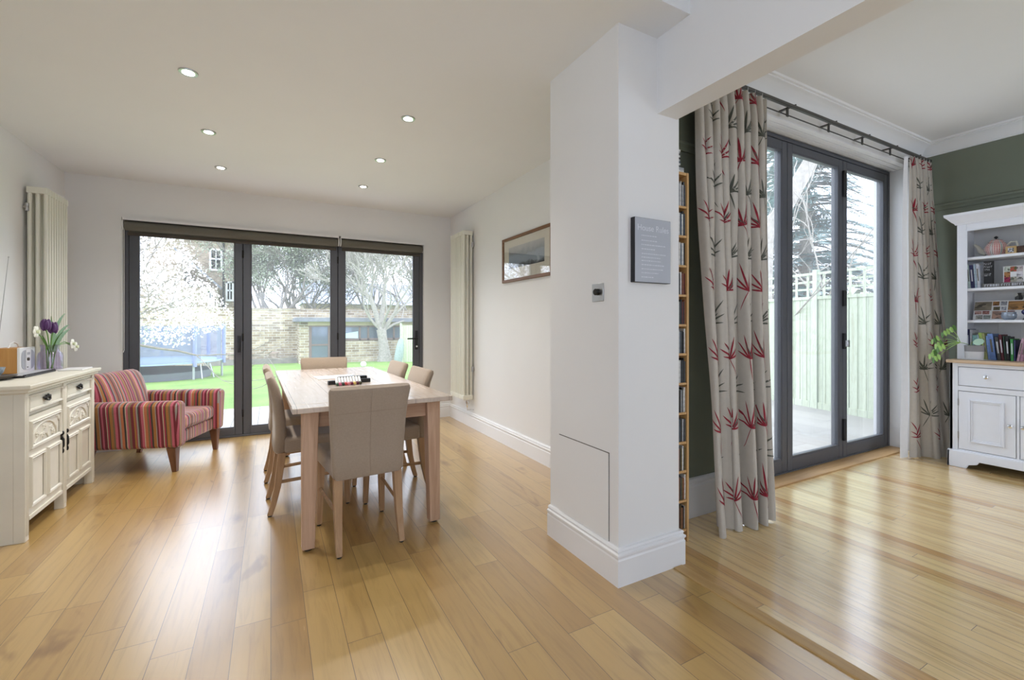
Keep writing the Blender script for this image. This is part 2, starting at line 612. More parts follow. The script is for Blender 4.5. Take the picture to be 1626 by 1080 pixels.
struct('trim_2', MB().sweep([(5.52, -2.9), (5.52, GY), (1.80, GY)], CO, 1), M['ceil'], 'white plaster cornice', smooth=25)
PR = [(0, 2.265), (.012, 2.265), (.016, 2.285), (.028, 2.30), (.028, 2.315), (.016, 2.325), (0, 2.33)]
struct('trim_3', MB().sweep([(5.52, -2.9), (5.52, GY), (5.47, GY)], PR, 1).sweep([(GX0 - .1, GY), (1.835, GY)], PR, 1), M['green'], 'sage green picture rail', smooth=25)
# boards lining the head of the right door reveal
mb = MB()
for i in range(3):
    mb.box(GX0, GX1, GY + .002 + i * .052, GY + .05 + i * .052, GZ - .012 - .001 * i, GZ + .001)
struct('trim_4', mb, M['trimw'], 'white boards lining the head of the door reveal', bevel=.003)
struct('trim_5', MB().box(1.74, 1.80, -3, 1.556, -.02, .007), M['thresh'], 'oak strip between the two floors', bevel=.004)
struct('trim_6', MB().box(GX0 - .02, GX1 + .02, 1.955, 2.12, -.02, .012), M['sill'], 'oak sill in front of the right garden doors', bevel=.003)

# flush access hatch in the pillar's left face
hp = MB().box(1.4055, 1.412, 1.646, 2.06, .172, .588)
struct('access_panel', hp, M['wall'], 'flush painted access hatch low on the pillar', 'access panel')
struct('trim_7', MB().box(1.4085, 1.4115, 1.643, 1.646, .172, .592).box(1.4085, 1.4115, 1.643, 2.06, .588, .592), M['blind2'], 'thin dark gap around the access hatch')


# ------------------------------------------------------------------ garden doors
def frame_rect(x0, x1, z0, z1, s, y0, y1, top=None, bot=None):
    mb = MB()
    t = top or s
    b = bot or s
    mb.box(x0, x0 + s, y0, y1, z0, z1).box(x1 - s, x1, y0, y1, z0, z1)
    mb.box(x0 + s, x1 - s, y0, y1, z1 - t, z1).box(x0 + s, x1 - s, y0, y1, z0, z0 + b)
    return mb


def door_leaf(n, label, x0, x1, z0, z1, s, y0, y1, **k):
    d = thing('door_%d' % n, label, 'door', (x0, y0, z0), kind='structure')
    frame_rect(x0, x1, z0, z1, s, y0, y1, **k).build('frame', M['alu'], d, bevel=.004)
    ym = (y0 + y1) / 2
    t = k.get('top') or s
    b = k.get('bot') or s
    MB().box(x0 + s - .004, x1 - s + .004, ym - .006, ym + .006, z0 + b - .004, z1 - t + .004).build('pane', M['glass'], d)
    g = .012
    q = MB()
    for yy0, yy1 in ((y0 + .004, ym - .007),):
        q.box(x0 + s - .001, x0 + s + g, yy0, yy1, z0 + b, z1 - t).box(x1 - s - g, x1 - s + .001, yy0, yy1, z0 + b, z1 - t)
        q.box(x0 + s + g, x1 - s - g, yy0, yy1, z0 + b - .001, z0 + b + g).box(x0 + s + g, x1 - s - g, yy0, yy1, z1 - t - g, z1 - t + .001)
    q.build('glazing_bead', M['alu'], d)
    return d


fy0, fy1 = 5.585, 5.655
fr = struct('trim_8', frame_rect(DX0, DX1, 0, DZ, .042, fy0 - .01, fy1 + .02, top=.06, bot=.02), M['alu'], 'dark grey frame of the wide garden doors', bevel=.003)
d1 = door_leaf(1, 'left leaf of the three-leaf dark grey bifold garden doors', -1.212, -.266, .02, 2.165, .068, fy0, fy1, bot=.075)
d2 = door_leaf(2, 'middle leaf of the three-leaf dark grey bifold garden doors', -.260, .689, .02, 2.165, .068, fy0, fy1, bot=.075)
d3 = door_leaf(3, 'right leaf of the three-leaf dark grey bifold garden doors, with a lever handle', .695, 1.670, .02, 2.165, .072, fy0, fy1, bot=.075)
for d, xg in ((d1, -.263), (d2, .692)):
    MB().box(xg - .006, xg + .006, fy0 + .02, fy1 - .01, .02, 2.165).build('gasket', M['black'], d)
for d in (d1, d2):
    mb = MB()
    for z in (.25, 1.06, 1.95):
        mb.tube([(-.263 if d is d1 else .692, fy0 - .006, z - .04), (-.263 if d is d1 else .692, fy0 - .006, z + .04)], .008, 8)
    mb.build('hinge', M['iron'], d)
MB().box(-.312, -.282, fy0 - .028, fy0, .90, 1.08).box(-.304, -.290, fy0 - .04, fy0 - .02, .93, 1.05).build('pull_handle', M['black'], d1, bevel=.003)
h = MB().box(1.612, 1.648, fy0 - .012, fy0, .88, 1.12).build('handle', M['black'], d3, bevel=.003)
MB().tube([(1.63, fy0 - .01, 1.02), (1.63, fy0 - .055, 1.02), (1.61, fy0 - .06, 1.02), (1.50, fy0 - .06, 1.02)], .009, 8).build('lever', M['iron'], h)
MB().lathe([(.011, 0), (.011, .008), (.004, .01)], (1.63, fy0 - .02, .92), 12, 'y').build('key_cylinder', M['chrome'], h)

gy0, gy1 = 2.10, 2.165
struct('trim_9', frame_rect(GX0, GX1, .012, GZ - .012, .035, gy0 - .005, gy1 + .02, top=.03, bot=.012), M['alu'], 'dark grey frame of the right garden doors', bevel=.003)
e0 = door_leaf(4, 'leaf of the right bifold doors mostly hidden by the long curtain', 2.817, 3.632, .024, GZ - .045, .07, gy0, gy1, bot=.10)
e1 = door_leaf(5, 'middle leaf of the right bifold doors beside the long curtain', 3.638, 4.470, .024, GZ - .045, .062, gy0, gy1, bot=.10)
e2 = door_leaf(6, 'far leaf of the right bifold doors, next to the white reveal', 4.476, 5.292, .024, GZ - .045, .062, gy0, gy1, bot=.10)
for d, xg in ((e0, 3.635), (e1, 4.473)):
    MB().box(xg - .006, xg + .006, gy0 + .02, gy1 - .01, .024, GZ - .045).build('gasket', M['black'], d)
mb = MB()
for z0, z1 in ((.17, .36), (1.36, 1.50), (2.33, 2.56)):
    mb.box(4.455, 4.491, gy0 - .022, gy0, z0, z1)
mb.build('hinge', M['black'], e1, bevel=.003)
hh = MB().box(4.458, 4.488, gy0 - .02, gy0, .98, 1.12).build('handle', M['black'], e1, bevel=.003)
MB().box(4.466, 4.496, gy0 - .045, gy0 - .02, 1.00, 1.06).build('lever', M['brush'], hh, bevel=.004)


# ------------------------------------------------------------------ roller blinds
def blind(x0, x1, label):
    b = thing('roller_blind', label, 'blind', (x0, 5.55, 2.15), group='roller blinds over the garden doors')
    MB().lathe([(.046, 0), (.046, x1 - x0 - .04)], (x0 + .02, 5.545, 2.150), 24, 'x').build('fabric_roll', M['blind'], b)
    MB().box(x0 + .03, x1 - .03, 5.580, 5.5825, 2.085, 2.16).build('fabric', M['blind'], b)
    MB().box(x0 + .03, x1 - .03, 5.570, 5.582, 2.062, 2.092).build('bottom_bar', M['blind2'], b, bevel=.003)
    for xa in (x0 + .004, x1 - .014):
        MB().lathe([(.03, 0), (.052, .001), (.052, .010)], (xa, 5.545, 2.160), 20, 'x').build('end_bracket', M['whitep'], b)
    MB().box(x0 + .01, x1 - .01, 5.490, 5.497, 2.196, 2.220).box(x0 + .01, x1 - .01, 5.497, 5.58, 2.214, 2.222).build('head_rail', M['whitep'], b)
    return b


b1 = blind(DX0 + .003, .702, 'long taupe roller blind rolled up over the left and middle door leaves')
b2 = blind(.706, DX1 - .003, 'short taupe roller blind rolled up over the right door leaf')
mb = MB()
mb.tube([(DX0 + .012, 5.51, 2.15), (DX0 + .012, 5.51, .95), (DX0 + .012, 5.535, .93), (DX0 + .012, 5.56, .95), (DX0 + .012, 5.56, 2.15)], .003, 6)
mb.build('pull_chain', M['whitep'], b1)

# ------------------------------------------------------------------ downlights
M['lamp'] = emit('downlight_glow', (1.0, 0.93, 0.82, 1), 9.0)
dl_names = {(-.40, 3.015): 'recessed chrome downlight in the left ceiling row, closest to the camera',
            (-.395, 3.88): 'recessed chrome downlight, second from the garden doors in the left ceiling row',
            (-.39, 4.713): 'recessed chrome downlight in the left ceiling row, closest to the garden doors',
            (.816, 2.989): 'recessed chrome downlight in the right ceiling row, closest to the camera',
            (.816, 3.856): 'recessed chrome downlight, second from the garden doors in the right ceiling row',
            (.820, 4.677): 'recessed chrome downlight in the right ceiling row, closest to the garden doors'}
for (x, y), lb in dl_names.items():
    t = thing('downlight', lb, 'ceiling light', (x, y, H1), group='recessed ceiling downlights')
    MB().lathe([(.029, -.001), (.031, -.006), (.045, -.007), (.047, -.002), (.047, .001)], (x, y, H1), 28).build('trim_ring', M['brush'], t)
    MB().lathe([(.028, -.0075), (.028, -.002)], (x, y, H1), 24).build('lens', M['lamp'], t)
    ld = bpy.data.lights.new('downlight_lamp', 'SPOT')
    ld.energy = 30
    ld.color = (1.0, .96, .91)
    ld.spot_size = math.radians(125)
    ld.spot_blend = .8
    ld.shadow_soft_size = .03
    lo = bpy.data.objects.new('downlight_lamp', ld)
    C.objects.link(lo)
    lo.parent = t
    lo.location = (0, 0, -.02)


# ------------------------------------------------------------------ radiators
def radiator(label, xw, sgn, y0, y1, z0, z1):
    # xw wall-side x; sgn +1 grows to +x
    t = thing('radiator', label, 'radiator', (xw, y0, z0), group='tall cream column radiators')
    n = 9
    p = (y1 - y0) / n
    xs = [xw + sgn * (.03 + .045 * i) for i in range(3)]
    for i in range(n):
        yc = y0 + p * (i + .5)
        mb = MB()
        for x in xs:
            mb.tube([(x, yc, z0 + .03), (x, yc, z1 - .03)], .0135, 10)
        for z, s in ((z0, 1), (z1, -1)):
            xa, xb = sorted((xs[0] - sgn * .014, xs[2] + sgn * .014))
            mb.box(xa, xb, yc - p / 2 + .002, yc + p / 2 - .002, min(z, z + s * .05), max(z, z + s * .05))
        mb.build('column', M['rad'], t, bevel=.004)
    for z in (z1 - .16, z0 + .35):
        MB().tube([(xw, y0 + .01, z), (xw + sgn * .03, y0 + .01, z)], .012, 8).tube([(xw + sgn * .02, y0 + .01, z - .03), (xw + sgn * .02, y0 + .01, z + .03)], .012, 8).build('wall_bracket', M['brush'], t)
    if sgn < 0:
        xv = xs[1]
        MB().tube([(xv, y0 + p / 2, z0 + .0), (xv, y0 + p / 2, z0 - .10), (xv, y0 + p / 2, .215), (xw + .004, y0 + p / 2, .21)], .007, 8).build('pipe', M['chrome'], t)
        MB().lathe([(.01, -.09), (.014, -.08), (.014, -.05), (.022, -.045), (.022, -.02), (.012, -.01), (.01, 0)], (xv, y0 + p / 2, z0), 14).build('valve', M['chrome'], t)
    return t


radiator('tall cream column radiator on the left wall behind the sideboard', LX + .005, 1, 4.745, 5.16, .33, 2.255)
radiator('tall cream column radiator on the right wall near the garden doors', RX - .005, -1, 4.745, 5.17, .335, 2.275)

# ------------------------------------------------------------------ landscape picture on the right wall
M['picframe'] = wood('picture_frame_wood', lin(98, 68, 44), lin(140, 100, 66), 'y')
M['mount'] = simple('picture_mount_ivory', lin(226, 222, 206), 0.8, var=.01)


def art_mat():
    k = NT('misty_landscape_print')
    c = k.coord('Generated')
    sep = k.n('SeparateXYZ')
    k.l(c, sep.inputs[0])
    nz = k.noise(k.mapping(c, (1, 3, 1.2)), 2.2, 5, .6)
    v = k.math('ADD', sep.outputs['Z'], k.math('MULTIPLY', k.math('SUBTRACT', nz, .5), .55))
    k.base(k.ramp(v, [(.0, lin(60, 62, 66)), (.10, lin(96, 104, 112)), (.2, lin(150, 164, 176)), (.52, lin(160, 174, 186)), (.62, lin(148, 156, 162)), (.8, lin(176, 180, 180)), (1, lin(196, 198, 194))]))
    k.rough(.8)
    return k.mat


pt = thing('framed_picture', 'brown framed misty landscape print with wide ivory mount on the right wall', 'picture', (2.07, 3.57, 1.83))
x0 = 2.069
mb = MB()
ya, yb, za, zb, fw = 3.10, 4.005, 1.610, 2.045, .028
mb.box(x0 - .025, x0, ya, ya + fw, za, zb).box(x0 - .025, x0, yb - fw, yb, za, zb).box(x0 - .025, x0, ya + fw, yb - fw, zb - fw, zb).box(x0 - .025, x0, ya + fw, yb - fw, za, za + fw)
mb.build('frame', M['picframe'], pt, bevel=.003)
MB().box(x0 - .012, x0 - .002, ya + fw, yb - fw, za + fw, zb - fw).build('mount', M['mount'], pt)
MB().box(x0 - .0135, x0 - .012, ya + .13, yb - .13, za + .13, zb - .10).build('print', art_mat(), pt)
MB().box(x0 - .018, x0 - .016, ya + fw, yb - fw, za + fw, zb - fw).build('glass', M['picglass'], pt)

# ------------------------------------------------------------------ light switch and plaque on the pillar
sw = thing('light_switch', 'brushed steel dimmer switch plate on the pillar', 'light switch', (1.41, 1.724, 1.355))
MB().box(1.404, 1.41, 1.682, 1.767, 1.311, 1.399).build('plate', M['brush'], sw, bevel=.002)
MB().lathe([(.016, 0), (.016, -.016), (.012, -.02)], (1.404, 1.722, 1.357), 20, 'x').build('knob', M['iron'], sw)
pq = thing('wall_plaque', 'pale grey canvas plaque headed House Rules with dark edges on the pillar', 'plaque', (1.6, 1.58, 1.55))
M['plaque'] = simple('plaque_silver_grey', lin(176, 180, 188), .35, var=.03, scale=6)
M['plink'] = simple('plaque_lettering', lin(214, 216, 222), .5)
MB().box(1.484, 1.716, 1.5535, 1.58, 1.397, 1.700).build('board', M['black'], pq)
MB().box(1.4855, 1.7155, 1.552, 1.5536, 1.399, 1.6985).build('face', M['plaque'], pq)


def text(body, size, loc, rot, mat, parent, name='lettering', ext=.0004, align='LEFT', sx=1.0):
    cu = bpy.data.curves.new(name, 'FONT')
    cu.body = body
    cu.size = size
    cu.extrude = ext
    cu.align_x = align
    cu.materials.append(mat)
    tmp = bpy.data.objects.new(name, cu)
    C.objects.link(tmp)
    me = bpy.data.meshes.new_from_object(tmp.evaluated_get(bpy.context.evaluated_depsgraph_get()))
    bpy.data.objects.remove(tmp)
    o = bpy.data.objects.new(name, me)
    C.objects.link(o)
    o.parent = parent
    og = Vector(parent.get('_org', (0, 0, 0)))
    o.location = Vector(loc) - og
    o.rotation_euler = rot
    o.scale = (sx, 1, 1)
    return o


text('House Rules', .040, (1.6005, 1.5515, 1.640), (PI / 2, 0, 0), M['plink'], pq, align='CENTER')
mb = MB()
rl = random.Random(4)
for i, z in enumerate((1.615, 1.592, 1.572, 1.552, 1.530, 1.513, 1.497, 1.478, 1.458, 1.440, 1.420)):
    x = 1.525
    xe = rl.uniform(1.60, 1.69)
    while x < xe:
        w = rl.uniform(.004, .014)
        mb.box(x, x + w, 1.5515, 1.5521, z, z + .004)
        x += w + .004
mb.build('small_print', M['plink'], pq)


# ------------------------------------------------------------------ dining table
TX, TY, TR = .497, 3.59, math.radians(1.6)
tb = thing('dining_table', 'limed oak dining table with thick square legs in front of the garden doors', 'table', (TX, TY, 0), rz=TR)
hx, hy = .432, 1.075
ZT = .772
mb = MB()
mb.box(-hx, hx, -hy + .12, hy - .12, ZT - .028, ZT).box(-hx, hx, -hy, -hy + .119, ZT - .028, ZT).box(-hx, hx, hy - .119, hy, ZT - .028, ZT)
mb.build('tabletop', M['oaktop'], tb, bevel=.004)
for sx in (-1, 1):
    for sy in (-1, 1):
        cx, cy = sx * (hx - .052 - .04), sy * (hy - .075 - .04)
        a, b = .041, .031
        ox, oy = cx + sx * (a - b), cy + sy * (a - b)
        MB().hexa([(ox - b, oy - b, .012), (ox + b, oy - b, .012), (ox + b, oy + b, .012), (ox - b, oy + b, .012)], [(cx - a, cy - a, ZT - .028), (cx + a, cy - a, ZT - .028), (cx + a, cy + a, ZT - .028), (cx - a, cy + a, ZT - .028)]).build('leg', M['oak'], tb, bevel=.003)
        MB().lathe([(.02, 0), (.02, .014)], (ox, oy, 0), 12).build('foot_pad', M['black'], tb)
lx, ly = hx - .092, hy - .115
for sy in (-1, 1):
    MB().box(-lx + .04, lx - .04, sy * ly - .011, sy * ly + .011, ZT - .125, ZT - .028).build('apron', M['oakrail'], tb, bevel=.002)
for sx in (-1, 1):
    MB().box(sx * lx - .011, sx * lx + .011, -ly + .04, ly - .04, ZT - .125, ZT - .028).build('apron', M['oakrail'], tb, bevel=.002)


# ------------------------------------------------------------------ dining chairs
def rslab(cs, hw0, hw1, t0, t1, n=6, mi=0):
    # upright padded slab along centre curve cs [(y,z)], half width hw0->hw1, rounded section
    mb = MB()
    N = len(cs)
    ring = []
    K = 20
    for i, (y, z) in enumerate(cs):
        f = i / (N - 1)
        hw = hw0 + (hw1 - hw0) * f
        t = (t0 + (t1 - t0) * f) / 2
        ya, za = cs[max(i - 1, 0)]
        yb, zb = cs[min(i + 1, N - 1)]
        d = Vector((yb - ya, zb - za)).normalized()
        nn = Vector((-d.y, d.x))
        end = 1.0
        if i == 0 or i == N - 1:
            end = .62
        row = []
        for k in range(K):
            w = 2 * PI * k / K
            e = .28
            cx = math.copysign(abs(math.cos(w)) ** e, math.cos(w)) * (hw - (0 if end == 1 else .012))
            ct = math.copysign(abs(math.sin(w)) ** .55, math.sin(w)) * t * end
            row.append((cx, y + nn.x * ct, z + nn.y * ct))
        ring.append(row)
    vs = [p for r in ring for p in r]
    fs = []
    for i in range(N - 1):
        for k in range(K):
            k2 = (k + 1) % K
            fs.append((i * K + k, i * K + k2, (i + 1) * K + k2, (i + 1) * K + k))
    fs.append(tuple(range(K))[::-1])
    fs.append(tuple((N - 1) * K + k for k in range(K)))
    return mb.add(vs, fs, mi)


def make_chair(label):
    t = thing('dining_chair', label, 'chair', group='upholstered dining chairs round the table', rz=.0001)
    cs = [(-.188, .384), (-.188, .40), (-.183, .50), (-.186, .60), (-.197, .70), (-.217, .79), (-.240, .852), (-.248, .868)]
    rslab(cs, .182, .220, .078, .050).build('backrest', M['linen'], t, smooth=50)
    mb = MB()
    mb.hexa([(-.185, -.17, .385), (.185, -.17, .385), (.205, .235, .385), (-.205, .235, .385)], [(-.19, -.17, .485), (.19, -.17, .485), (.212, .24, .488), (-.212, .24, .488)])
    mb.build('seat', M['linen'], t, bevel=.022, seg=4)
    for sx in (-1, 1):
        pts = [(-.175, .39), (-.185, .30), (-.20, .18), (-.222, .08), (-.243, .008)]
        ws = [.022, .021, .019, .0165, .0145]
        q = MB()
        vs, fs = [], []
        for (y, z), w in zip(pts, ws):
            x = sx * (.158 + .006 * (.39 - z) / .39)
            vs += [(x - w, y - w, z), (x + w, y - w, z), (x + w, y + w, z), (x - w, y + w, z)]
        for i in range(len(pts) - 1):
            for k in range(4):
                k2 = (k + 1) % 4
                fs.append((i * 4 + k, i * 4 + k2, i * 4 + 4 + k2, i * 4 + 4 + k))
        fs += [(0, 1, 2, 3), tuple(range(len(vs) - 4, len(vs)))]
        q.add(vs, fs).build('leg', M['chairleg'], t, bevel=.002, smooth=40)
        a, b = .021, .0145
        xt, xb, yt, yb = sx * .178, sx * .187, .20, .215
        MB().hexa([(xb - b, yb - b, .008), (xb + b, yb - b, .008), (xb + b, yb + b, .008), (xb - b, yb + b, .008)], [(xt - a, yt - a, .39), (xt + a, yt - a, .39), (xt + a, yt + a, .39), (xt - a, yt + a, .39)]).build('leg', M['chairleg'], t, bevel=.002)
        MB().tube([(sx * .163, -.197, .205), (sx * .182, .207, .225)], .011, 4).build('stretcher', M['chairleg'], t)
        MB().lathe([(.012, 0), (.012, .009)], (sx * .164, -.243, 0), 10).build('foot_glide', M['black'], t)
        MB().lathe([(.012, 0), (.012, .009)], (xb, yb, 0), 10).build('foot_glide', M['black'], t)
    # seam down the middle of the back
    seam = [(0.0, y - (.039 - .014 * i / 7) + .0005, z) for i, (y, z) in enumerate(cs[1:-1])]
    MB().tube(seam, .0006, 5).tube([(sgn * (.19 + .0), -.2405, .735) for sgn in (-1, 1)], .0006, 5).build('seam', M['linen2'], t)
    return t


ch = make_chair('taupe upholstered dining chair at the near end of the table, back to the camera')
ch.location = (.455, 2.695, 0)
ch.rotation_euler = (0, 0, math.radians(4.0))
CG = 'upholstered dining chairs round the table'
dup(ch, (.232, 3.345, 0), math.radians(-90 + 2), 'taupe upholstered dining chair on the left side of the table, closer to the camera', CG)
dup(ch, (.208, 4.02, 0), math.radians(-90 + 1), 'taupe upholstered dining chair on the left side of the table, closer to the garden doors', CG)
dup(ch, (.765, 3.29, 0), math.radians(90 + 2), 'taupe upholstered dining chair on the right side of the table, closer to the camera', CG)
dup(ch, (.755, 3.93, 0), math.radians(90 + 3), 'taupe upholstered dining chair on the right side of the table, closer to the garden doors', CG)
dup(ch, (.455, 4.51, 0), math.radians(180 - 2), 'taupe upholstered dining chair at the far end of the table, backing onto the garden doors', CG)

# ------------------------------------------------------------------ things on the table
M['paper'] = simple('white_paper', (.8, .8, .8, 1), .7, var=.01)
pp = thing('magazine', 'pale open magazine lying on the dining table behind the black pen tins', 'magazine', (.46, 3.85, ZT), rz=.1)
MB().box(-.15, -.002, -.11, .11, 0, .006).box(.002, .15, -.11, .11, 0, .006).build('pages', M['paper'], pp, bevel=.002)
mb = MB()
for i in range(7):
    mb.box(-.13, -.02 - .02 * (i % 3), .08 - i * .025, .085 - i * .025, .006, .0064)
mb.build('print', M['blind'], pp)
bx = thing('pencil_case', 'long black pencil tin lying behind the row of felt pens on the table', 'pencil case', (.53, 3.47, ZT), rz=.12)
MB().box(-.10, .105, -.02, .03, 0, .045).build('case', M['black'], bx, bevel=.006)
MB().box(-.008, .022, -.024, .034, .0, .048).build('clasp', M['chrome'], bx, bevel=.003)
bx2 = thing('pencil_case', 'low black tin under the felt pens, flat on the table', 'pencil case', (.50, 3.40, ZT), rz=.16)
MB().box(-.145, .155, -.002, .03, 0, .028).build('case', M['black'], bx2, bevel=.004)
pcols = [(60, 90, 70), (190, 100, 130), (40, 60, 50), (190, 60, 60), (220, 140, 150), (110, 20, 60), (220, 190, 110), (90, 20, 50), (70, 70, 40)]
pnames = ['dark green', 'pink', 'black-green', 'red', 'pale pink', 'plum', 'yellow', 'maroon', 'olive']
for i, (pc, pn) in enumerate(zip(pcols, pnames)):
    p = thing('felt_pen', '%s capped felt pen in the row lying against the black tins on the table' % pn, 'pen', (.405 + i * .0196, 3.315 + i * .0024, ZT + .001), group='felt pens on the dining table')
    x, y, z = p.location
    MB().tube([(x, y, z + .014), (x, y + .05, z + .045)], .0088, 10).build('barrel', M['whitep'], p)
    MB().tube([(x, y - .03, z + .0098), (x, y, z + .014)], .0096, 10).build('cap', simple('pen_cap', lin(*pc), .4), p)


# ------------------------------------------------------------------ sideboard
sb = thing('sideboard', 'cream painted carved sideboard with two drawers and two doors by the left wall', 'sideboard', (-1.40, 3.97, 0))
XF = -1.19
XB = -1.63
mb = MB()
mb.box(XB, XF - .02, 3.43, 3.455, 0, .82).box(XB, XF - .02, 4.49, 4.515, 0, .82)
mb.box(XB, XB + .015, 3.455, 4.49, .09, .82).box(XB, XF - .02, 3.455, 4.49, .09, .11)
mb.box(XF - .03, XF - .02, 3.455, 4.49, .68, .705).box(XF - .03, XF - .005, 3.455, 4.49, .80, .825)
mb.build('carcass', M['sidew'], sb, bevel=.003)
for ya, yb in ((3.428, 3.472), (3.950, 3.992), (4.474, 4.517)):
    mb = MB().box(XF - .045, XF + .004, ya, yb, 0, .822)
    for q in (.33, .67):
        yy = ya + (yb - ya) * q
        mb.tube([(XF + .003, yy, .03), (XF + .003, yy, .80)], .006, 6)
    mb.build('post', M['sidew'], sb, bevel=.003)
TP = [(0, .815), (.012, .822), (.022, .826), (.022, .836), (.034, .846), (.036, .862), (.034, .866), (-.08, .866), (-.08, .815)]
mb = MB().sweep([(XB, 3.43), (XF, 3.43), (XF, 4.515), (XB, 4.515)], TP, -1)
mb.box(XB, XF - .03, 3.46, 4.485, .83, .8657)
mb.build('top', M['sidew'], sb, smooth=30)


def inset_panel(mb, ya, yb, za, zb, x, w=.018, d=.010):
    # moulded frame standing proud around a sunk field, facing +x
    P = [(ya, za), (yb, za), (yb, zb), (ya, zb)]
    pr = [(0, 0), (.25, d), (.6, d * .7), (.75, d), (1, d * .2)]
    n = len(pr)
    vs, fs = [], []
    cy, cz = (ya + yb) / 2, (za + zb) / 2
    for (y, z) in P:
        sy, sz = math.copysign(1, cy - y), math.copysign(1, cz - z)
        for f, h in pr:
            vs.append((x + h, y + sy * w * f, z + sz * w * f))
    for i in range(4):
        j = (i + 1) % 4
        for k in range(n - 1):
            fs.append((i * n + k, j * n + k, j * n + k + 1, i * n + k + 1))
    mb.add(vs, fs)


def scroll_handle(parent, y, z, x, vert=False):
    mb = MB()
    if vert:
        mb.box(x, x + .004, y - .010, y + .010, z - .06, z + .06)
        mb.ell((x + .008, y, z + .055), (.008, .011, .014), 10).ell((x + .008, y, z - .06), (.008, .009, .016), 10)
        mb.tube([(x + .004, y, z + .03), (x + .011, y, z + .015), (x + .012, y, z - .02), (x + .005, y, z - .045)], .006, 8)
        mb.ell((x + .011, y, z - .025), (.007, .010, .014), 10)
    else:
        for dy in (-.028, -.012, .012, .028):
            mb.ell((x + .006, y + dy, z + (.006 if abs(dy) < .02 else -.002)), (.007, .011, .012), 10)
        mb.tube([(x + .004, y - .034, z + .002), (x + .011, y - .024, z - .012), (x + .013, y, z - .017), (x + .011, y + .024, z - .012), (x + .004, y + .034, z + .002)], .0045, 8)
        mb.ell((x + .004, y - .042, z + .004), (.005, .010, .008), 8).ell((x + .004, y + .042, z + .004), (.005, .010, .008), 8)
        mb.ell((x + .008, y, z + .012), (.007, .012, .010), 10)
    mb.build('handle', M['iron'], parent)


for k, (ya, yb) in enumerate(((3.474, 3.948), (3.994, 4.472))):
    dr = MB().box(XF - .35, XF - .004, ya + .004, yb - .004, .708, .798)
    inset_panel(dr, ya + .004, yb - .004, .708, .798, XF - .004, .014, .008)
    dr = dr.build('drawer', M['sidew'], sb)
    scroll_handle(dr, (ya + yb) / 2, .760, XF - .002)
    d = MB().box(XF - .03, XF - .006, ya + .003, yb - .003, .10, .678)
    inset_panel(d, ya + .025, yb - .025, .490, .655, XF - .006, .022, .012)
    ym = (ya + yb) / 2
    inset_panel(d, ya + .025, ym - .015, .165, .455, XF - .006, .020, .012)
    inset_panel(d, ym + .015, yb - .025, .165, .455, XF - .006, .020, .012)
    d.box(XF - .012, XF + .002, ya + .01, yb - .01, .104, .125)
    d = d.build('door', M['sidew'], sb)
    # carved relief: arch with leaves and flowers
    cv = MB()
    xc = XF - .005
    y0c, zc = ym - .02, .515
    cv.tube([(xc, y0c + .17 * math.cos(a), zc + .105 * math.sin(a)) for a in [i * PI / 16 for i in range(17)]], .005, 6)
    cv.tube([(xc, y0c - .13, zc), (xc, y0c - .08, zc + .035), (xc, y0c - .03, zc + .045), (xc, y0c + .02, zc + .03), (xc, y0c + .05, zc)], .0045, 6)
    cv.tube([(xc, y0c - .05, zc), (xc, y0c - .04, zc + .04), (xc, y0c - .005, zc + .085)], .004, 6)
    cv.tube([(xc, y0c + .05, zc + .01), (xc, y0c + .07, zc + .05), (xc, y0c + .09, zc + .065)], .004, 6)
    for fy, fz in ((-.09, .045), (.0, .075), (.085, .05), (-.02, .03), (.12, .02)):
        for q in range(5):
            a = q * 2 * PI / 5
            cv.ell((xc, y0c + fy + .014 * math.cos(a), zc + fz + .012 * math.sin(a)), (.006, .010, .008), 8)
        cv.ell((xc + .002, y0c + fy, zc + fz), (.008, .006, .006), 8)
    for sy in (-1, 1):
        cv.ell((xc, ym + sy * .165, .622), (.005, .022, .012), 8).ell((xc, ym + sy * .18, .606), (.005, .010, .02), 8)
    cv.build('carving', M['sidew'], d)
    scroll_handle(d, (yb - .014) if k == 0 else (ya + .014), .44, XF - .005, True)
    if k == 0:
        pass

ZS = .8665
# radio
rd = thing('radio', 'tan wood-sided radio with white face and oval grey grille on the sideboard', 'radio', (-1.555, 4.343, ZS))
M['tan'] = wood('radio_tan_side', lin(176, 124, 62), lin(196, 146, 80), 'z')
M['grille'] = simple('radio_grille_grey', lin(176, 178, 184), .6)
MB().box(-1.625, -1.505, 4.234, 4.452, ZS, ZS + .172).build('case', M['tan'], rd, bevel=.003)
MB().box(-1.506, -1.490, 4.234, 4.452, ZS, ZS + .174).build('face', M['whitep'], rd, bevel=.004)
mb = MB()
gp = []
for i in range(32):
    w = 2 * PI * i / 32
    gp.append((4.343 + math.copysign(abs(math.cos(w)) ** .5, math.cos(w)) * .093, ZS + .088 + math.copysign(abs(math.sin(w)) ** .6, math.sin(w)) * .068))
mb.prism(gp, 'x', -1.491, -1.487).build('speaker_grille', M['grille'], rd)
ctl = MB().box(-1.488, -1.484, 4.305, 4.373, ZS + .02, ZS + .157).build('control_panel', M['whitep'], rd, bevel=.002)
MB().box(-1.4842, -1.4835, 4.318, 4.360, ZS + .122, ZS + .140).build('display', M['grille'], ctl)
mb = MB()
mb.lathe([(.011, 0), (.011, .008)], (-1.484, 4.325, ZS + .092), 14, 'x').box(-1.484, -1.482, 4.314, 4.330, ZS + .034, ZS + .040)
mb.build('button', M['blind2'], ctl)
MB().tube([(-1.56, 4.27, ZS + .172), (-1.56, 4.29, ZS + .198), (-1.56, 4.343, ZS + .210), (-1.56, 4.395, ZS + .198), (-1.56, 4.415, ZS + .172)], .005, 8).build('carry_handle', M['whitep'], rd)
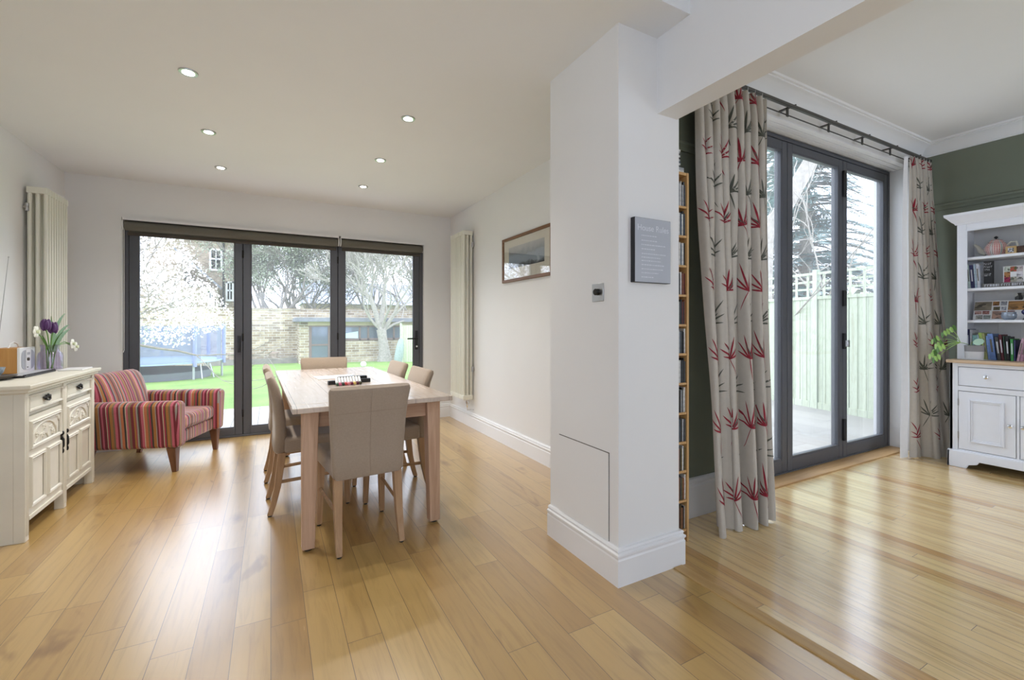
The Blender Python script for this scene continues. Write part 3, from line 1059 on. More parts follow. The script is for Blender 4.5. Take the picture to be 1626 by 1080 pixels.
MB().tube([(-1.60, 4.25, ZS + .15), (-1.60, 4.245, ZS + .19), (-1.58, 4.33, 1.66)], [.003, .003, .0016], 6).ell((-1.58, 4.33, 1.66), (.004, .004, .004), 8).build('antenna', M['brush'], rd)

# vase and flowers
VX, VY = -1.405, 4.435
vs = thing('vase', 'squat violet tinted glass vase of flowers on the sideboard', 'vase', (VX, VY, ZS))


def tint_glass(name, col):
    k = NT(name)
    k.base(col)
    k.b.inputs['Transmission Weight'].default_value = 1.0
    k.b.inputs['Roughness'].default_value = .02
    k.b.inputs['IOR'].default_value = 1.45
    return k.mat


M['violet'] = glass_pane('violet_glass', (.90, .875, .965, 1), .05)
prof = [(.058, 0), (.066, .004), (.069, .03), (.069, .10), (.064, .125), (.050, .140), (.048, .165), (.054, .185), (.051, .185), (.045, .165), (.047, .140), (.060, .123), (.064, .10), (.064, .03), (.06, .012), (.02, .010)]
MB().lathe(prof, (VX, VY, ZS), 32).build('glass', M['violet'], vs)
M['stem'] = simple('stem_green', lin(96, 140, 52), .5)
M['leafg'] = simple('leaf_green', lin(76, 116, 42), .45, var=.2)
M['purple'] = simple('tulip_purple', lin(80, 40, 96), .5, var=.2, scale=30)
M['petal'] = simple('petal_white', lin(240, 240, 228), .6, var=.03)
M['petaly'] = simple('petal_greenish', lin(220, 226, 190), .6, var=.05)


def leaf_blade(mb, pts, w, side=(0, 1, 0)):
    pts = [Vector(p) for p in pts]
    sd = Vector(side)
    n = len(pts)
    vs = []
    for i, p in enumerate(pts):
        f = i / (n - 1)
        ww = w * math.sin(PI * (0.12 + .88 * f)) ** .8 + .0005
        vs += [p - sd * ww, p + Vector((.003, 0, -.003)) , p + sd * ww]
    fs = []
    for i in range(n - 1):
        for k in range(2):
            fs.append((i * 3 + k, i * 3 + k + 1, i * 3 + 4 + k, i * 3 + 3 + k))
    mb.add(vs, fs)


def flower(label, name, head, kind, leaves=(), foot=(0, 0)):
    hx_, hy_, hz_ = head
    t = thing(name, label, 'flower', (VX + foot[0], VY + foot[1], ZS + .014), group=None)
    b = Vector((VX + foot[0], VY + foot[1], ZS + .014))
    neck = Vector((VX + (hx_ - VX) * .28, VY + (hy_ - VY) * .28, ZS + .18))
    hd = Vector(head)
    md = (neck + hd) / 2 + Vector((0, 0, .02))
    MB().tube([b, (b + neck) / 2, neck, md, hd], .0035, 6).build('stem', M['stem'], t)
    mb = MB()
    if kind == 'tulip':
        for q in range(6):
            a = q * PI / 3
            r = .018 + .004 * (q % 2)
            mb.ell((hx_ + r * math.cos(a) * .8, hy_ + r * math.sin(a) * .95, hz_ + .03), (.015, .016, .044 - .008 * (q % 2)), 10)
        mb.build('bloom', M['purple'], t)
    else:
        for q in range(6):
            a = q * PI / 3
            mb.ell((hx_ + .006, hy_ + .024 * math.cos(a), hz_ + .024 * math.sin(a)), (.006, .018, .018), 8)
        mb.build('bloom', M['petal'], t)
        MB().lathe([(.006, 0), (.012, .008), (.013, .016)], (hx_ + .008, hy_, hz_), 10, 'x').build('cup', M['petaly'], t)
    for lf in leaves:
        mb = MB()
        leaf_blade(mb, lf, .017, (.25, .8, -.45))
        o = mb.build('leaf', M['leafg'], t, smooth=60)
    return t


def arc(p0, p1, bow, n=8):
    p0, p1 = Vector(p0), Vector(p1)
    return [p0.lerp(p1, i / n) + Vector(bow) * math.sin(PI * i / n) for i in range(n + 1)]


nk = (VX, VY, ZS + .13)
flower('taller purple tulip leaning to the left in the violet glass vase', 'tulip', (VX + .0, VY - .07, 1.165), 'tulip', [arc((VX, VY - .01, ZS + .12), (VX + .02, VY - .19, 1.125), (0, -.01, .02))], (-.01, 0))
flower('shorter purple tulip in front of the leaves in the violet glass vase', 'tulip', (VX + .01, VY + .015, 1.145), 'tulip', [arc(nk, (VX - .02, VY + .075, 1.262), (0, .03, .01)), arc((VX, VY + .02, ZS + .13), (VX - .01, VY + .29, 1.285), (0, -.03, .035))], (.01, .01))
flower('pale daffodil hanging out to the left of the violet vase', 'daffodil', (VX + .01, VY - .27, 1.15), 'daff', [arc((VX, VY + .02, ZS + .13), (VX + .01, VY + .31, 1.20), (0, -.02, .03))], (-.012, -.012))
flower('white daffodil drooping to the right of the violet vase', 'daffodil', (VX + .02, VY + .32, 1.045), 'daff', [arc((VX + .01, VY + .02, ZS + .13), (VX + .02, VY + .30, 1.165), (0, -.01, .03))], (.014, -.012))
flower('white daffodil lowest on the right of the violet vase', 'daffodil', (VX + .02, VY + .385, 1.02), 'daff', [], (.0, .014))

# slab, tablet, bowl on plate
kb = thing('tray', 'flat dark slatted tray on the sideboard in front of the radio', 'tray', (-1.40, 4.10, ZS))
MB().box(-1.445, -1.345, 3.88, 4.34, ZS, ZS + .012).build('base', M['black'], kb, bevel=.002)
MB().box(-1.442, -1.360, 3.885, 4.335, ZS + .012, ZS + .015).build('surface', M['grille'], kb)
mb = MB()
for i in range(20):
    mb.box(-1.36, -1.344, 3.90 + i * .022, 3.912 + i * .022, ZS + .004, ZS + .016)
mb.build('slats', M['black'], kb)
tbk = thing('tablet', 'slim white tablet lying at the far front edge of the sideboard', 'tablet', (-1.30, 4.44, ZS))
MB().box(-1.335, -1.20, 4.33, 4.535, ZS, ZS + .009).build('body', M['whitep'], tbk, bevel=.003)
M['bowlb'] = simple('bowl_blue_white', lin(150, 165, 178), .3, var=.35, scale=60)
pl = thing('plate', 'dark shallow plate at the near end of the sideboard under the small bowl', 'plate', (-1.455, 3.80, ZS))
MB().lathe([(.04, 0), (.07, .008), (.10, .022), (.103, .026), (.098, .026), (.066, .013), (.01, .008)], (-1.455, 3.80, ZS), 32).build('dish', M['blind2'], pl)
bo = thing('bowl', 'small blue patterned bowl standing on the dark plate on the sideboard', 'bowl', (-1.465, 3.81, ZS + .012))
MB().lathe([(.024, 0), (.03, .004), (.05, .03), (.059, .062), (.056, .062), (.046, .032), (.01, .010)], (-1.465, 3.81, ZS + .0125), 32).build('body', M['bowlb'], bo)

# ------------------------------------------------------------------ armchair
ar = thing('armchair', 'striped pink, gold and maroon armchair with dark tapered legs beside the sideboard', 'armchair', (-.870, 4.925, 0), rz=math.radians(250.5))
mb = MB().box(-.275, .275, -.31, .315, .20, .315).build('seat_base', M['strX'], ar, bevel=.02, seg=3)
MB().box(-.268, .268, -.20, .335, .312, .438).build('seat_cushion', M['strX'], ar, bevel=.04, seg=4)
for s in (-1, 1):
    pr = [(s * .268, .20), (s * .378, .20), (s * .392, .36), (s * .410, .50), (s * .412, .545), (s * .395, .572), (s * .355, .580), (s * .290, .574), (s * .272, .545), (s * .268, .45)]
    am = MB().prism(pr, 'y', -.37, .365)
    am.m[1] = 1
    am.build('arm', [M['strY'], M['strX']], ar, bevel=.028, seg=3, smooth=50)
# reclined back with rounded top corners
cs = [(-.24, .24), (-.25, .34), (-.275, .46), (-.305, .58), (-.335, .68), (-.352, .735), (-.36, .765), (-.366, .785)]
mb = MB()
N = len(cs)
K = 28
vs_, fs_ = [], []
for i, (y, z) in enumerate(cs):
    hw = (.265, .265, .268, .30, .315, .310, .292, .262)[i]
    t = (.15, .16, .16, .155, .14, .12, .095, .05)[i] / 2
    ya, za = cs[max(i - 1, 0)]
    yb, zb = cs[min(i + 1, N - 1)]
    d = Vector((yb - ya, zb - za)).normalized()
    nn = Vector((-d.y, d.x))
    for k in range(K):
        w = 2 * PI * k / K
        cx = math.copysign(abs(math.cos(w)) ** .3, math.cos(w)) * hw
        ct = math.copysign(abs(math.sin(w)) ** .7, math.sin(w)) * t
        vs_.append((cx, y + nn.x * ct, z + nn.y * ct))
for i in range(N - 1):
    for k in range(K):
        k2 = (k + 1) % K
        fs_.append((i * K + k, i * K + k2, (i + 1) * K + k2, (i + 1) * K + k))
fs_.append(tuple(range(K))[::-1])
fs_.append(tuple((N - 1) * K + k for k in range(K)))
mb.add(vs_, fs_).build('backrest', M['strX'], ar, smooth=60)
for s in (-1, 1):
    for fb in (-1, 1):
        a, b = .034, .017
        cx, cy = s * .335, fb * .30
        ox, oy = cx - s * .008, cy + (.012 if fb > 0 else -.045)
        MB().hexa([(ox - b, oy - b, 0), (ox + b, oy - b, 0), (ox + b, oy + b, 0), (ox - b, oy + b, 0)], [(cx - a, cy - a, .202), (cx + a, cy - a, .202), (cx + a, cy + a, .202), (cx - a, cy + a, .202)]).build('leg', M['darkleg'], ar, bevel=.003)


# ------------------------------------------------------------------ disc rack and discs
rk = thing('disc_rack', 'tall narrow birch rack of discs in the corner behind the pillar', 'rack', (1.945, 1.81, 0))
RX0, RX1, RY0, RY1 = 1.868, 2.036, 1.712, 1.862
SZ = [.07, .233, .394, .553, .715, .878, 1.04, 1.20, 1.363, 1.525, 1.688, 1.85]
MB().box(RX0, RX0 + .015, RY0, RY1, 0, 2.035).build('side_panel', M['rackw'], rk, bevel=.002)
MB().box(RX1 - .015, RX1, RY0, RY1, 0, 2.035).build('side_panel', M['rackw'], rk, bevel=.002)
MB().box(RX0 + .015, RX1 - .015, RY1 - .006, RY1, .06, 2.035).build('back_panel', M['rackw'], rk)
for z in SZ:
    MB().box(RX0 + .015, RX1 - .015, RY0 + .004, RY1 - .006, z - .012, z).build('shelf', M['rackw'], rk)
MB().box(RX0 + .015, RX1 - .015, RY0 + .004, RY1 - .006, 2.020, 2.035).build('shelf', M['rackw'], rk)
ordn = ['first', 'second', 'third', 'fourth', 'fifth', 'sixth', 'seventh', 'eighth', 'ninth', 'tenth', 'eleventh', 'twelfth']
CDC = {'black': (28, 27, 28), 'dark grey': (70, 72, 74), 'silver grey': (168, 170, 172), 'white': (214, 214, 210), 'maroon': (92, 34, 40), 'olive brown': (96, 84, 56), 'slate blue': (82, 96, 112), 'rust brown': (126, 76, 48)}
for kx in CDC:
    M['cd_' + kx] = simple('disc_spine_' + kx.replace(' ', '_'), lin(*CDC[kx]), .3, var=.25, scale=50)
rc = random.Random(11)
for si, z in enumerate(reversed(SZ)):
    x = RX1 - .0165
    pal = (['silver grey', 'dark grey', 'white', 'black', 'slate blue'] if si < 3 or 5 <= si <= 8 else ['maroon', 'black', 'rust brown', 'olive brown', 'dark grey', 'white'])
    last = None
    for j in range(6):
        w = rc.choice((.0095, .0095, .012, .0065))
        cn = rc.choice([p for p in pal if p != last])
        last = cn
        hgt = rc.choice((.124, .124, .125, .118, .136))
        yo = rc.uniform(0, .006)
        o = MB().box(x - w + .0004, x, RY0 + .008 + yo, RY0 + .132, z + .0006, z + hgt).build('disc_case', M['cd_' + cn], None, off=(x, RY0 + .01, z))
        o.location = (x, RY0 + .01, z)
        tag(o, '%s disc case, %s from right post, rack compartment %s from top' % (cn, ordn[j], ordn[si]), 'disc case', 'discs in the tall rack')
        x -= w
zz = 2.036
for j in range(11):
    cn = ['white', 'silver grey', 'dark grey', 'white', 'slate blue', 'silver grey', 'black', 'white', 'dark grey', 'silver grey', 'white'][j]
    h_ = .0105 if j > 1 else .014
    xr = RX1 - .02 - (.0 if j < 2 else .028) - rc.uniform(0, .006)
    o = MB().box(xr - .142, xr, RY0 + .015, RY0 + .138, zz, zz + h_).build('disc_case', M['cd_' + cn], None, off=(xr, RY0 + .01, zz))
    o.location = (xr, RY0 + .01, zz)
    tag(o, '%s disc case lying on top of the rack, %s from pile bottom' % (cn, ordn[j]), 'disc case', 'discs piled on top of the rack')
    zz += h_ + .0003


# ------------------------------------------------------------------ curtains
M['curt'] = simple('curtain_cloth_stone', lin(188, 181, 170), .9, var=.03, scale=40, bump=.15, bscale=300)
M['sprigr'] = simple('embroidered_red_leaf', lin(138, 30, 46), .8, var=.2, scale=60)
M['sprigg'] = simple('embroidered_grey_leaf', lin(84, 86, 76), .8, var=.15, scale=60)
M['lining'] = simple('curtain_lining_white', lin(232, 232, 232), .85, var=.02)


def curtain(label, top, bot, ztop, zbot, width, nf, amp_t, amp_b, seed, front, lean=0.0, lining=None, row0=0):
    rs = random.Random(seed)
    NU, NV = nf * 18, 56

    def along(poly, u):
        d = [0]
        for a, b in zip(poly, poly[1:]):
            d.append(d[-1] + (Vector(b) - Vector(a)).length)
        s = u * d[-1]
        for i in range(len(poly) - 1):
            if s <= d[i + 1] or i == len(poly) - 2:
                f = (s - d[i]) / max(1e-6, d[i + 1] - d[i])
                a, b = Vector(poly[i]), Vector(poly[i + 1])
                dr = (b - a).normalized()
                return a.lerp(b, f), Vector((-dr.y, dr.x)) * front
    ph = [rs.uniform(-.6, .6) for _ in range(nf + 3)]
    am = [rs.uniform(.6, 1.25) for _ in range(nf + 3)]

    def P(u, v):
        # v 0 at the top
        a, na = along(top, u)
        b, nb = along(bot, u)
        vv = v ** 1.15
        p = a.lerp(b, vv)
        nrm = na.lerp(nb, vv).normalized()
        k = u * nf
        i = int(k)
        f = k - i
        A = am[i] * (1 - f) + am[i + 1] * f
        hh = ph[i] * (1 - f) + ph[i + 1] * f
        amp = (amp_t + (amp_b - amp_t) * v) * A
        w = 2 * PI * k + hh * (.4 + v) + .5 * math.sin(3.1 * v + 5 * u + seed)
        nb = max(3, int(nf * .55))
        w2 = 2 * PI * nb * u + 1.3 * math.sin(4.2 * u + seed) + .8
        g = min(1.0, max(0.0, (v - .1) / .75))
        g = g * g * (3 - 2 * g)
        s1, s2 = math.sin(w), math.sin(w2)
        o = amp * ((1 - .72 * g) * (s1 + .22 * math.sin(2 * w + 1.1)) + 1.05 * g * math.copysign(abs(s2) ** .75, s2))
        o += .012 * noise.noise(Vector((u * 9, v * 4, seed))) * (0.3 + v)
        if v < .06:
            o *= .55 + .45 * v / .06
        tang = Vector((nrm.y, -nrm.x))
        sh = .012 * math.cos(w) * (1 if v > .06 else v / .06)
        q = p + nrm * o + tang * sh
        zb = zbot + .012 * noise.noise(Vector((u * 6, 3.3, seed)))
        return Vector((q.x, q.y, ztop + (zb - ztop) * v))

    mb = MB()
    vs, fs = [], []
    for j in range(NV + 1):
        for i in range(NU + 1):
            vs.append(P(i / NU, j / NV))
    for j in range(NV):
        for i in range(NU):
            a = j * (NU + 1) + i
            fs.append((a, a + 1, a + NU + 2, a + NU + 1))
    mb.add(vs, fs, 0)
    # arc length table at mid height
    tab = [0]
    for i in range(NU):
        tab.append(tab[-1] + (P((i + 1) / NU, .5) - P(i / NU, .5)).length)
    L = tab[-1]

    def u_of(s):
        s = max(0, min(L, s))
        lo, hi = 0, NU
        while hi - lo > 1:
            m_ = (lo + hi) // 2
            if tab[m_] <= s:
                lo = m_
            else:
                hi = m_
        return (lo + (s - tab[lo]) / max(1e-6, tab[hi] - tab[lo])) / NU

    HT = ztop - zbot

    def SP(s, h):
        u = min(.999, max(.001, u_of(s)))
        v = min(.999, max(.001, (ztop - h) / HT))
        p = P(u, v)
        e = .002
        du = P(min(1, u + e), v) - P(max(0, u - e), v)
        dv = P(u, min(1, v + e)) - P(u, max(0, v - e))
        n_ = du.cross(dv)
        n_.normalize()
        fr = Vector((0, -1, 0)) if abs(n_.y) > .2 else Vector((-1, 0, 0))
        if n_.dot(fr) < 0:
            n_ = -n_
        return p + n_ * .0022, n_

    def leafp(s0, h0, ang, ln, w, mi):
        n_ = 7
        c, sn = math.cos(ang), math.sin(ang)
        vs, fs = [], []
        for i in range(n_ + 1):
            f = i / n_
            bend = .12 * ln * f * f * (1 if ang < PI / 2 else -1)
            s = s0 + c * ln * f + bend * .2
            h = h0 + sn * ln * f - bend * .5
            ww = w * math.sin(PI * min(1, .1 + .9 * f)) ** .7 * .5 + .0006
            a, _ = SP(s - sn * ww, h + c * ww)
            b, _ = SP(s + sn * ww, h - c * ww)
            vs += [a, b]
            if i:
                k = 2 * i
                fs.append((k - 2, k - 1, k + 1, k))
        mb.add(vs, fs, mi)

    row = 0
    h = zbot + .17
    while h < ztop - .05:
        red = (row + row0) % 2 == 0
        s = .10 + (.0 if red else .15) + rs.uniform(-.02, .02)
        while s < L - .02:
            a0 = rs.uniform(-.25, .25)
            side = rs.choice((-1, 1))
            sc_ = rs.uniform(.9, 1.15)
            mi = 1 if red else 2
            for a, ln in ((PI / 2 + .0, .13), (PI / 2 + .42, .125), (PI / 2 - .42, .135), (PI / 2 + .85, .10), (PI / 2 - .85, .11), (PI / 2 - 1.3, .085), (PI / 2 + 1.3, .07)):
                leafp(s, h, a + a0, ln * sc_ * rs.uniform(.9, 1.25), .0098, mi)
            leafp(s, h, -PI / 2 + a0 + .3 * side, .11 * sc_, .004, mi if red else 2)
            leafp(s + .01, h + .01, PI / 2 + side * .6 + a0, .08, .007, 2 if red else 2)
            s += .30
        row += 1
        h += .205
    t = thing('curtain', label, 'curtain', tuple(list(Vector(bot[0])) + [zbot]), group='embroidered curtains at the right garden doors')
    mb.build('drape', [M['curt'], M['sprigr'], M['sprigg']], t, smooth=180, fix=False)
    if lining:
        lb = MB()
        vs, fs = [], []
        NVL = 40
        for j in range(NVL + 1):
            for q in range(5):
                v = j / NVL
                p = P(.004, v)
                d = Vector(lining(v, q / 4))
                vs.append(p + d)
        for j in range(NVL):
            for q in range(4):
                a = j * 5 + q
                fs.append((a, a + 1, a + 6, a + 5))
        lb.add(vs, fs).build('lining', M['lining'], t, smooth=180, fix=False)
    # pleated heading hooks
    hk = MB()
    for i in range(nf):
        p = P((i + .25) / nf, 0.0)
        hk.tube([(p.x, p.y, p.z - .02), (p.x, p.y, p.z + .02)], .003, 5)
    hk.build('hook', M['brush'], t)
    return t


curtain('long stone curtain with red and grey sprigs hanging beside the disc rack', [(2.235, 1.835), (2.93, 1.835)], [(2.235, 1.70), (2.70, 1.66)], 2.715, .004, 1.6, 9, .030, .046, 3, -1)
curtain('stone curtain with red and grey sprigs gathered in the corner behind the dresser', [(5.06, 1.845), (5.45, 1.825)], [(5.07, 1.85), (5.20, 1.74), (5.36, 1.665), (5.47, 1.65)], 2.715, .004, 1.3, 7, .020, .036, 9, -1,
        lining=lambda v, q: (-.10 * q * (.3 + .7 * v), .012 + .02 * q, 0))

# ------------------------------------------------------------------ curtain rail
rl_ = thing('curtain_rail', 'dark grey curtain rail with drop brackets above the right garden doors', 'curtain rail', (3.8, 1.84, 2.73))
M['railm'] = simple('rail_gunmetal', lin(86, 84, 80), .4, .6)
MB().box(2.20, 5.46, 1.822, 1.846, 2.722, 2.744).build('rail', M['railm'], rl_, bevel=.004)
MB().tube([(2.25, 1.885, 2.700), (5.44, 1.885, 2.700)], .0045, 6).build('cord', M['railm'], rl_)
for x in (3.24, 3.78, 4.29, 4.77, 5.22):
    MB().box(x - .012, x + .012, 1.870, 1.876, 2.680, 2.743).box(x - .012, x + .012, 1.846, 1.929, 2.735, 2.743).box(x - .012, x + .012, 1.835, 1.850, 2.735, 2.746).build('bracket', M['railm'], rl_)
    MB().lathe([(.007, 0), (.007, .012)], (x + .03, 1.834, 2.744), 8).build('screw', M['railm'], rl_)


# ------------------------------------------------------------------ dresser (right)
cb = thing('dresser', 'white painted dresser with open shelves over a drawer and panelled doors', 'dresser', (5.3, 1.1, 0))
CF = 5.10
CY1, CY0 = 1.585, .62
XW = 5.515
mb = MB()
mb.box(CF, XW, CY1 - .02, CY1, .05, .875).box(CF, XW, CY0, CY0 + .02, .05, .875).box(CF + .02, XW, CY0 + .02, CY1 - .02, .09, .11).box(XW - .01, XW, CY0 + .02, CY1 - .02, .1, .875)
mb.box(CF, CF + .022, CY1 - .052, CY1, .13, .875).box(CF, CF + .022, CY0, CY0 + .052, .13, .875).box(CF, CF + .022, CY0 + .052, CY1 - .052, .845, .875).box(CF, CF + .022, CY0 + .052, CY1 - .052, .642, .684).box(CF, CF + .022, CY0 + .052, CY1 - .052, .13, .152)
mb.box(CF, CF + .022, 1.180, 1.196, .152, .642)
mb.build('base_carcass', M['cabw'], cb, bevel=.002)
MB().box(CF - .03, XW, CY0 - .02, CY1 + .018, .875, .902).build('worktop', M['worktop'], cb, bevel=.006)
pts = [(CY1 + .012, 0), (CY1 + .012, .135), (CY0 - .012, .135), (CY0 - .012, 0), (CY0 + .09, 0), (CY0 + .10, .03), (CY0 + .15, .045), (CY0 + .18, .07), (CY1 - .185, .07), (CY1 - .17, .045), (CY1 - .12, .032), (CY1 - .105, 0)]
mb = MB().prism(pts, 'x', CF - .018, CF + .004)
mb.box(CF - .018, XW, CY1 - .004, CY1 + .012, 0, .135).box(CF - .014, CF + .004, CY0 - .01, CY1 + .01, .125, .142)
mb.build('plinth', M['cabw'], cb, bevel=.003)


def knob(parent, x, y, z, mat):
    MB().lathe([(.004, 0), (.006, -.006), (.006, -.012), (.014, -.016), (.017, -.022), (.014, -.028), (.004, -.031)], (x, y, z), 18, 'x').build('knob', mat, parent)


def panel_door(ya, yb, za, zb, x, knob_y, hinge_y):
    d = MB().box(x, x + .02, ya, yb, za, zb).build('door', M['cabw'], cb, bevel=.0015)
    mb = MB()
    w = .012
    y0_, y1_, z0_, z1_ = ya + .062, yb - .062, za + .068, zb - .062
    for f0, f1, h_ in ((0, 1, .012), (1, 2, .006)):
        a0, a1 = w * f0, w * f1
        mb.box(x - h_, x, y0_ + a0, y0_ + a1, z0_ + a0, z1_ - a0).box(x - h_, x, y1_ - a1, y1_ - a0, z0_ + a0, z1_ - a0)
        mb.box(x - h_, x, y0_ + a1, y1_ - a1, z0_ + a0, z0_ + a1).box(x - h_, x, y0_ + a1, y1_ - a1, z1_ - a1, z1_ - a0)
    mb.build('moulding', M['cabw'], d, bevel=.003)
    knob(d, x, knob_y, .402, M['chrome'])
    for z in (.27, .545):
        MB().box(x - .003, x, hinge_y - .004, hinge_y + .004, z - .028, z + .028).build('hinge', M['brush'], d)


panel_door(1.200, 1.529, .156, .638, CF - .001, 1.225, 1.531)
panel_door(.676, 1.176, .156, .638, CF - .001, 1.155, .674)
dw = MB().box(CF - .001, CF + .3, 1.02, 1.529, .688, .841).build('drawer', M['cabw'], cb, bevel=.0015)
mb = MB()
for ya, yb, za, zb in ((1.024, 1.525, .836, .839), (1.024, 1.525, .690, .693), (1.522, 1.525, .690, .839)):
    mb.box(CF - .004, CF - .001, ya, yb, za, zb)
mb.build('edge_moulding', M['cabw'], dw)
knob(dw, CF - .001, 1.36, .770, M['chrome'])
dw = MB().box(CF - .001, CF + .3, .676, 1.015, .688, .841).build('drawer', M['cabw'], cb, bevel=.0015)
knob(dw, CF - .001, .85, .770, M['chrome'])
# hutch
HF = 5.20
HY1 = 1.568
mb = MB()
mb.box(HF, XW, HY1 - .02, HY1, .902, 2.065).box(HF, XW, CY0 + .02, CY0 + .04, .902, 2.065)
mb.box(HF - .004, HF + .018, HY1 - .060, HY1, .902, 2.065).box(HF - .004, HF + .018, CY0 + .02, CY0 + .08, .902, 2.065).box(HF - .004, HF + .018, CY0 + .08, HY1 - .06, 1.995, 2.065)
mb.box(HF, XW, CY0 + .04, HY1 - .02, 2.045, 2.065)
mb.box(HF - .008, HF - .003, HY1 - .066, HY1 - .060, .902, 2.0).box(HF - .008, HF - .003, CY0 + .08, HY1 - .06, 1.988, 1.995)
mb.build('hutch_carcass', M['cabw'], cb, bevel=.002)
mb = MB().box(XW - .012, XW, CY0 + .04, HY1 - .02, .902, 2.045)
for y in (1.40, 1.27, 1.13, .99, .85):
    mb.box(XW - .014, XW - .012, y - .002, y + .002, .902, 2.045)
mb.build('back_boards', M['cabin'], cb)
CR = [(0, 2.05), (.010, 2.05), (.014, 2.062), (.028, 2.075), (.05, 2.105), (.066, 2.122), (.068, 2.142), (-.15, 2.142), (-.15, 2.05)]
MB().sweep([(XW, HY1), (HF - .004, HY1), (HF - .004, CY0 + .02), (XW, CY0 + .02)], CR, -1).box(HF, XW, CY0 + .03, HY1 - .01, 2.10, 2.142).build('cornice', M['cabw'], cb, smooth=25)
SHZ = [1.235, 1.505, 1.768]
for z in SHZ:
    MB().box(HF + .02, XW - .012, CY0 + .04, HY1 - .02, z - .022, z).build('shelf', M['cabw'], cb, bevel=.003)


# ------------------------------------------------------------------ things on the dresser
def PY(px, x=5.27):
    return (1.507 - (px - 1537) * .00367) * x / 5.2


M['pot1'] = simple('planter_grey_band', lin(140, 138, 140), .8, var=.05)
M['pot2'] = simple('planter_pale_band', lin(205, 204, 204), .7, var=.04)
px_, py_ = 5.175, 1.455
pn = thing('houseplant', 'trailing green houseplant in a two-tone grey pot on the dresser top', 'houseplant', (px_, py_, .902))
MB().lathe([(.052, .006), (.056, .012), (.058, .07), (.058, .071)], (px_, py_, .903), 28).build('pot', M['pot2'], pn)
MB().lathe([(.058, .070), (.060, .115), (.062, .120), (.056, .120), (.054, .100), (.01, .098)], (px_, py_, .903), 28).build('pot_rim', M['pot1'], pn)
MB().lathe([(.05, 0), (.075, .002), (.077, .006), (.01, .004)], (px_, py_, .9025), 28).build('saucer', M['whitep'], pn)
st = MB()
tips = [(5.06, 1.60, 1.12), (5.05, 1.64, 1.02), (5.06, 1.66, .97), (5.03, 1.62, .99), (5.06, 1.56, 1.15), (5.07, 1.67, 1.06), (5.03, 1.65, .90), (5.05, 1.68, .93)]
for tp in tips:
    st.tube(arc((px_, py_, 1.0), (px_ - .05, py_ + .07, 1.045), (0, 0, .01), 4)[:-1] + arc((px_ - .05, py_ + .07, 1.045), tp, (0, .0, .02), 5), .0022, 5)
M['leaf2'] = simple('leaf_lime', lin(150, 186, 96), .45, var=.15)
st.build('stem', M['leaf2'], pn)


def leaf_disc(c, r, nrm, ln, mat, pa):
    mb = MB()
    n_ = Vector(nrm).normalized()
    a = n_.cross(Vector((0, .3, 1))).normalized()
    b = n_.cross(a)
    cc = Vector(c)
    vs = [cc + n_ * .004] + [cc + a * r * math.cos(2 * PI * i / 14) + b * ln * math.sin(2 * PI * i / 14) for i in range(14)]
    mb.add(vs, [(0, 1 + i, 1 + (i + 1) % 14) for i in range(14)])
    mb.build('leaf', mat, pa, smooth=60)


M['leaf2'] = simple('leaf_lime', lin(150, 186, 96), .45, var=.15)
M['leaf3'] = simple('leaf_sage_pale', lin(176, 206, 180), .45, var=.05)
for i, tp in enumerate(tips):
    for j in range(3):
        leaf_disc((tp[0] - .004 * j, tp[1] + (.02 - .02 * j), tp[2] - .012 + .016 * j), .011, (-1, .4 - .5 * j, .2 + .1 * (i % 3)), .026, M['leaf2'] if (i + j) % 3 else M['leafg'], pn)
leaf_disc((px_ - .035, py_ - .035, 1.055), .034, (-.7, .1, .8), .042, M['leaf3'], pn)
MB().tube(arc((px_, py_, 1.0), (px_ - .035, py_ - .035, 1.052), (0, .03, .02), 6), .0022, 5).build('stem', M['leaf2'], pn)

# books
BK = {'navy': (44, 46, 88), 'pale grey': (190, 192, 196), 'teal': (140, 186, 182), 'pale blue': (188, 208, 224), 'lime': (176, 204, 108), 'patterned olive': (168, 172, 116), 'sky blue': (128, 158, 208), 'cornflower blue': (110, 140, 196), 'black': (22, 22, 24), 'black-and-white': (70, 70, 68), 'oxblood': (84, 24, 34), 'dark green': (34, 58, 44), 'emerald green': (60, 140, 70), 'dusty pink': (196, 160, 172), 'mauve': (170, 128, 146), 'white': (214, 218, 228), 'mint white': (196, 214, 206), 'indigo': (60, 62, 104)}


def book(col, y0, w, h, d, x, z, lean, where, group, name='book', edge=None):
    # spine faces -x at x, left edge (towards +y) at y0; lean = sideways shift of the top in +y
    m = M.get('bk_' + col)
    if m is None:
        m = M['bk_' + col] = simple('book_cover_' + col.replace(' ', '_').replace('-', '_'), lin(*BK[col]), .5, var=.2, scale=45)
    t = thing(name, '%s book %s' % (col, where), 'book', (x, y0 - w / 2, z), group=group)

    def quad(a0, a1, x0, x1, z0, z1):
        f0, f1 = lean * (z0 / h), lean * (z1 / h)
        return MB().hexa([(x0, a0 + f0, z + z0), (x1, a0 + f0, z + z0), (x1, a1 + f0, z + z0), (x0, a1 + f0, z + z0)], [(x0, a0 + f1, z + z1), (x1, a0 + f1, z + z1), (x1, a1 + f1, z + z1), (x0, a1 + f1, z + z1)])
    y1 = y0 - w
    e = min(.002, w * .15)
    mb = quad(y1, y1 + e, x, x + d, 0, h)
    for q in (quad(y0 - e, y0, x, x + d, 0, h), quad(y1 + e, y0 - e, x, x + .003, 0, h)):
        mb.add(q.v, q.f)
    mb.build('cover', m, t)
    quad(y1 + e, y0 - e, x + .003, x + d - .003, .003, h - .004).build('pages', M['paper'], t)
    if w > .014:
        tt = quad(y1 + w * .3, y0 - w * .3, x - .0006, x + .001, h * .3, h * .8)
        tt.build('spine_title', M['plink'] if sum(BK[col]) < 400 else M['blind'], t)
    return t


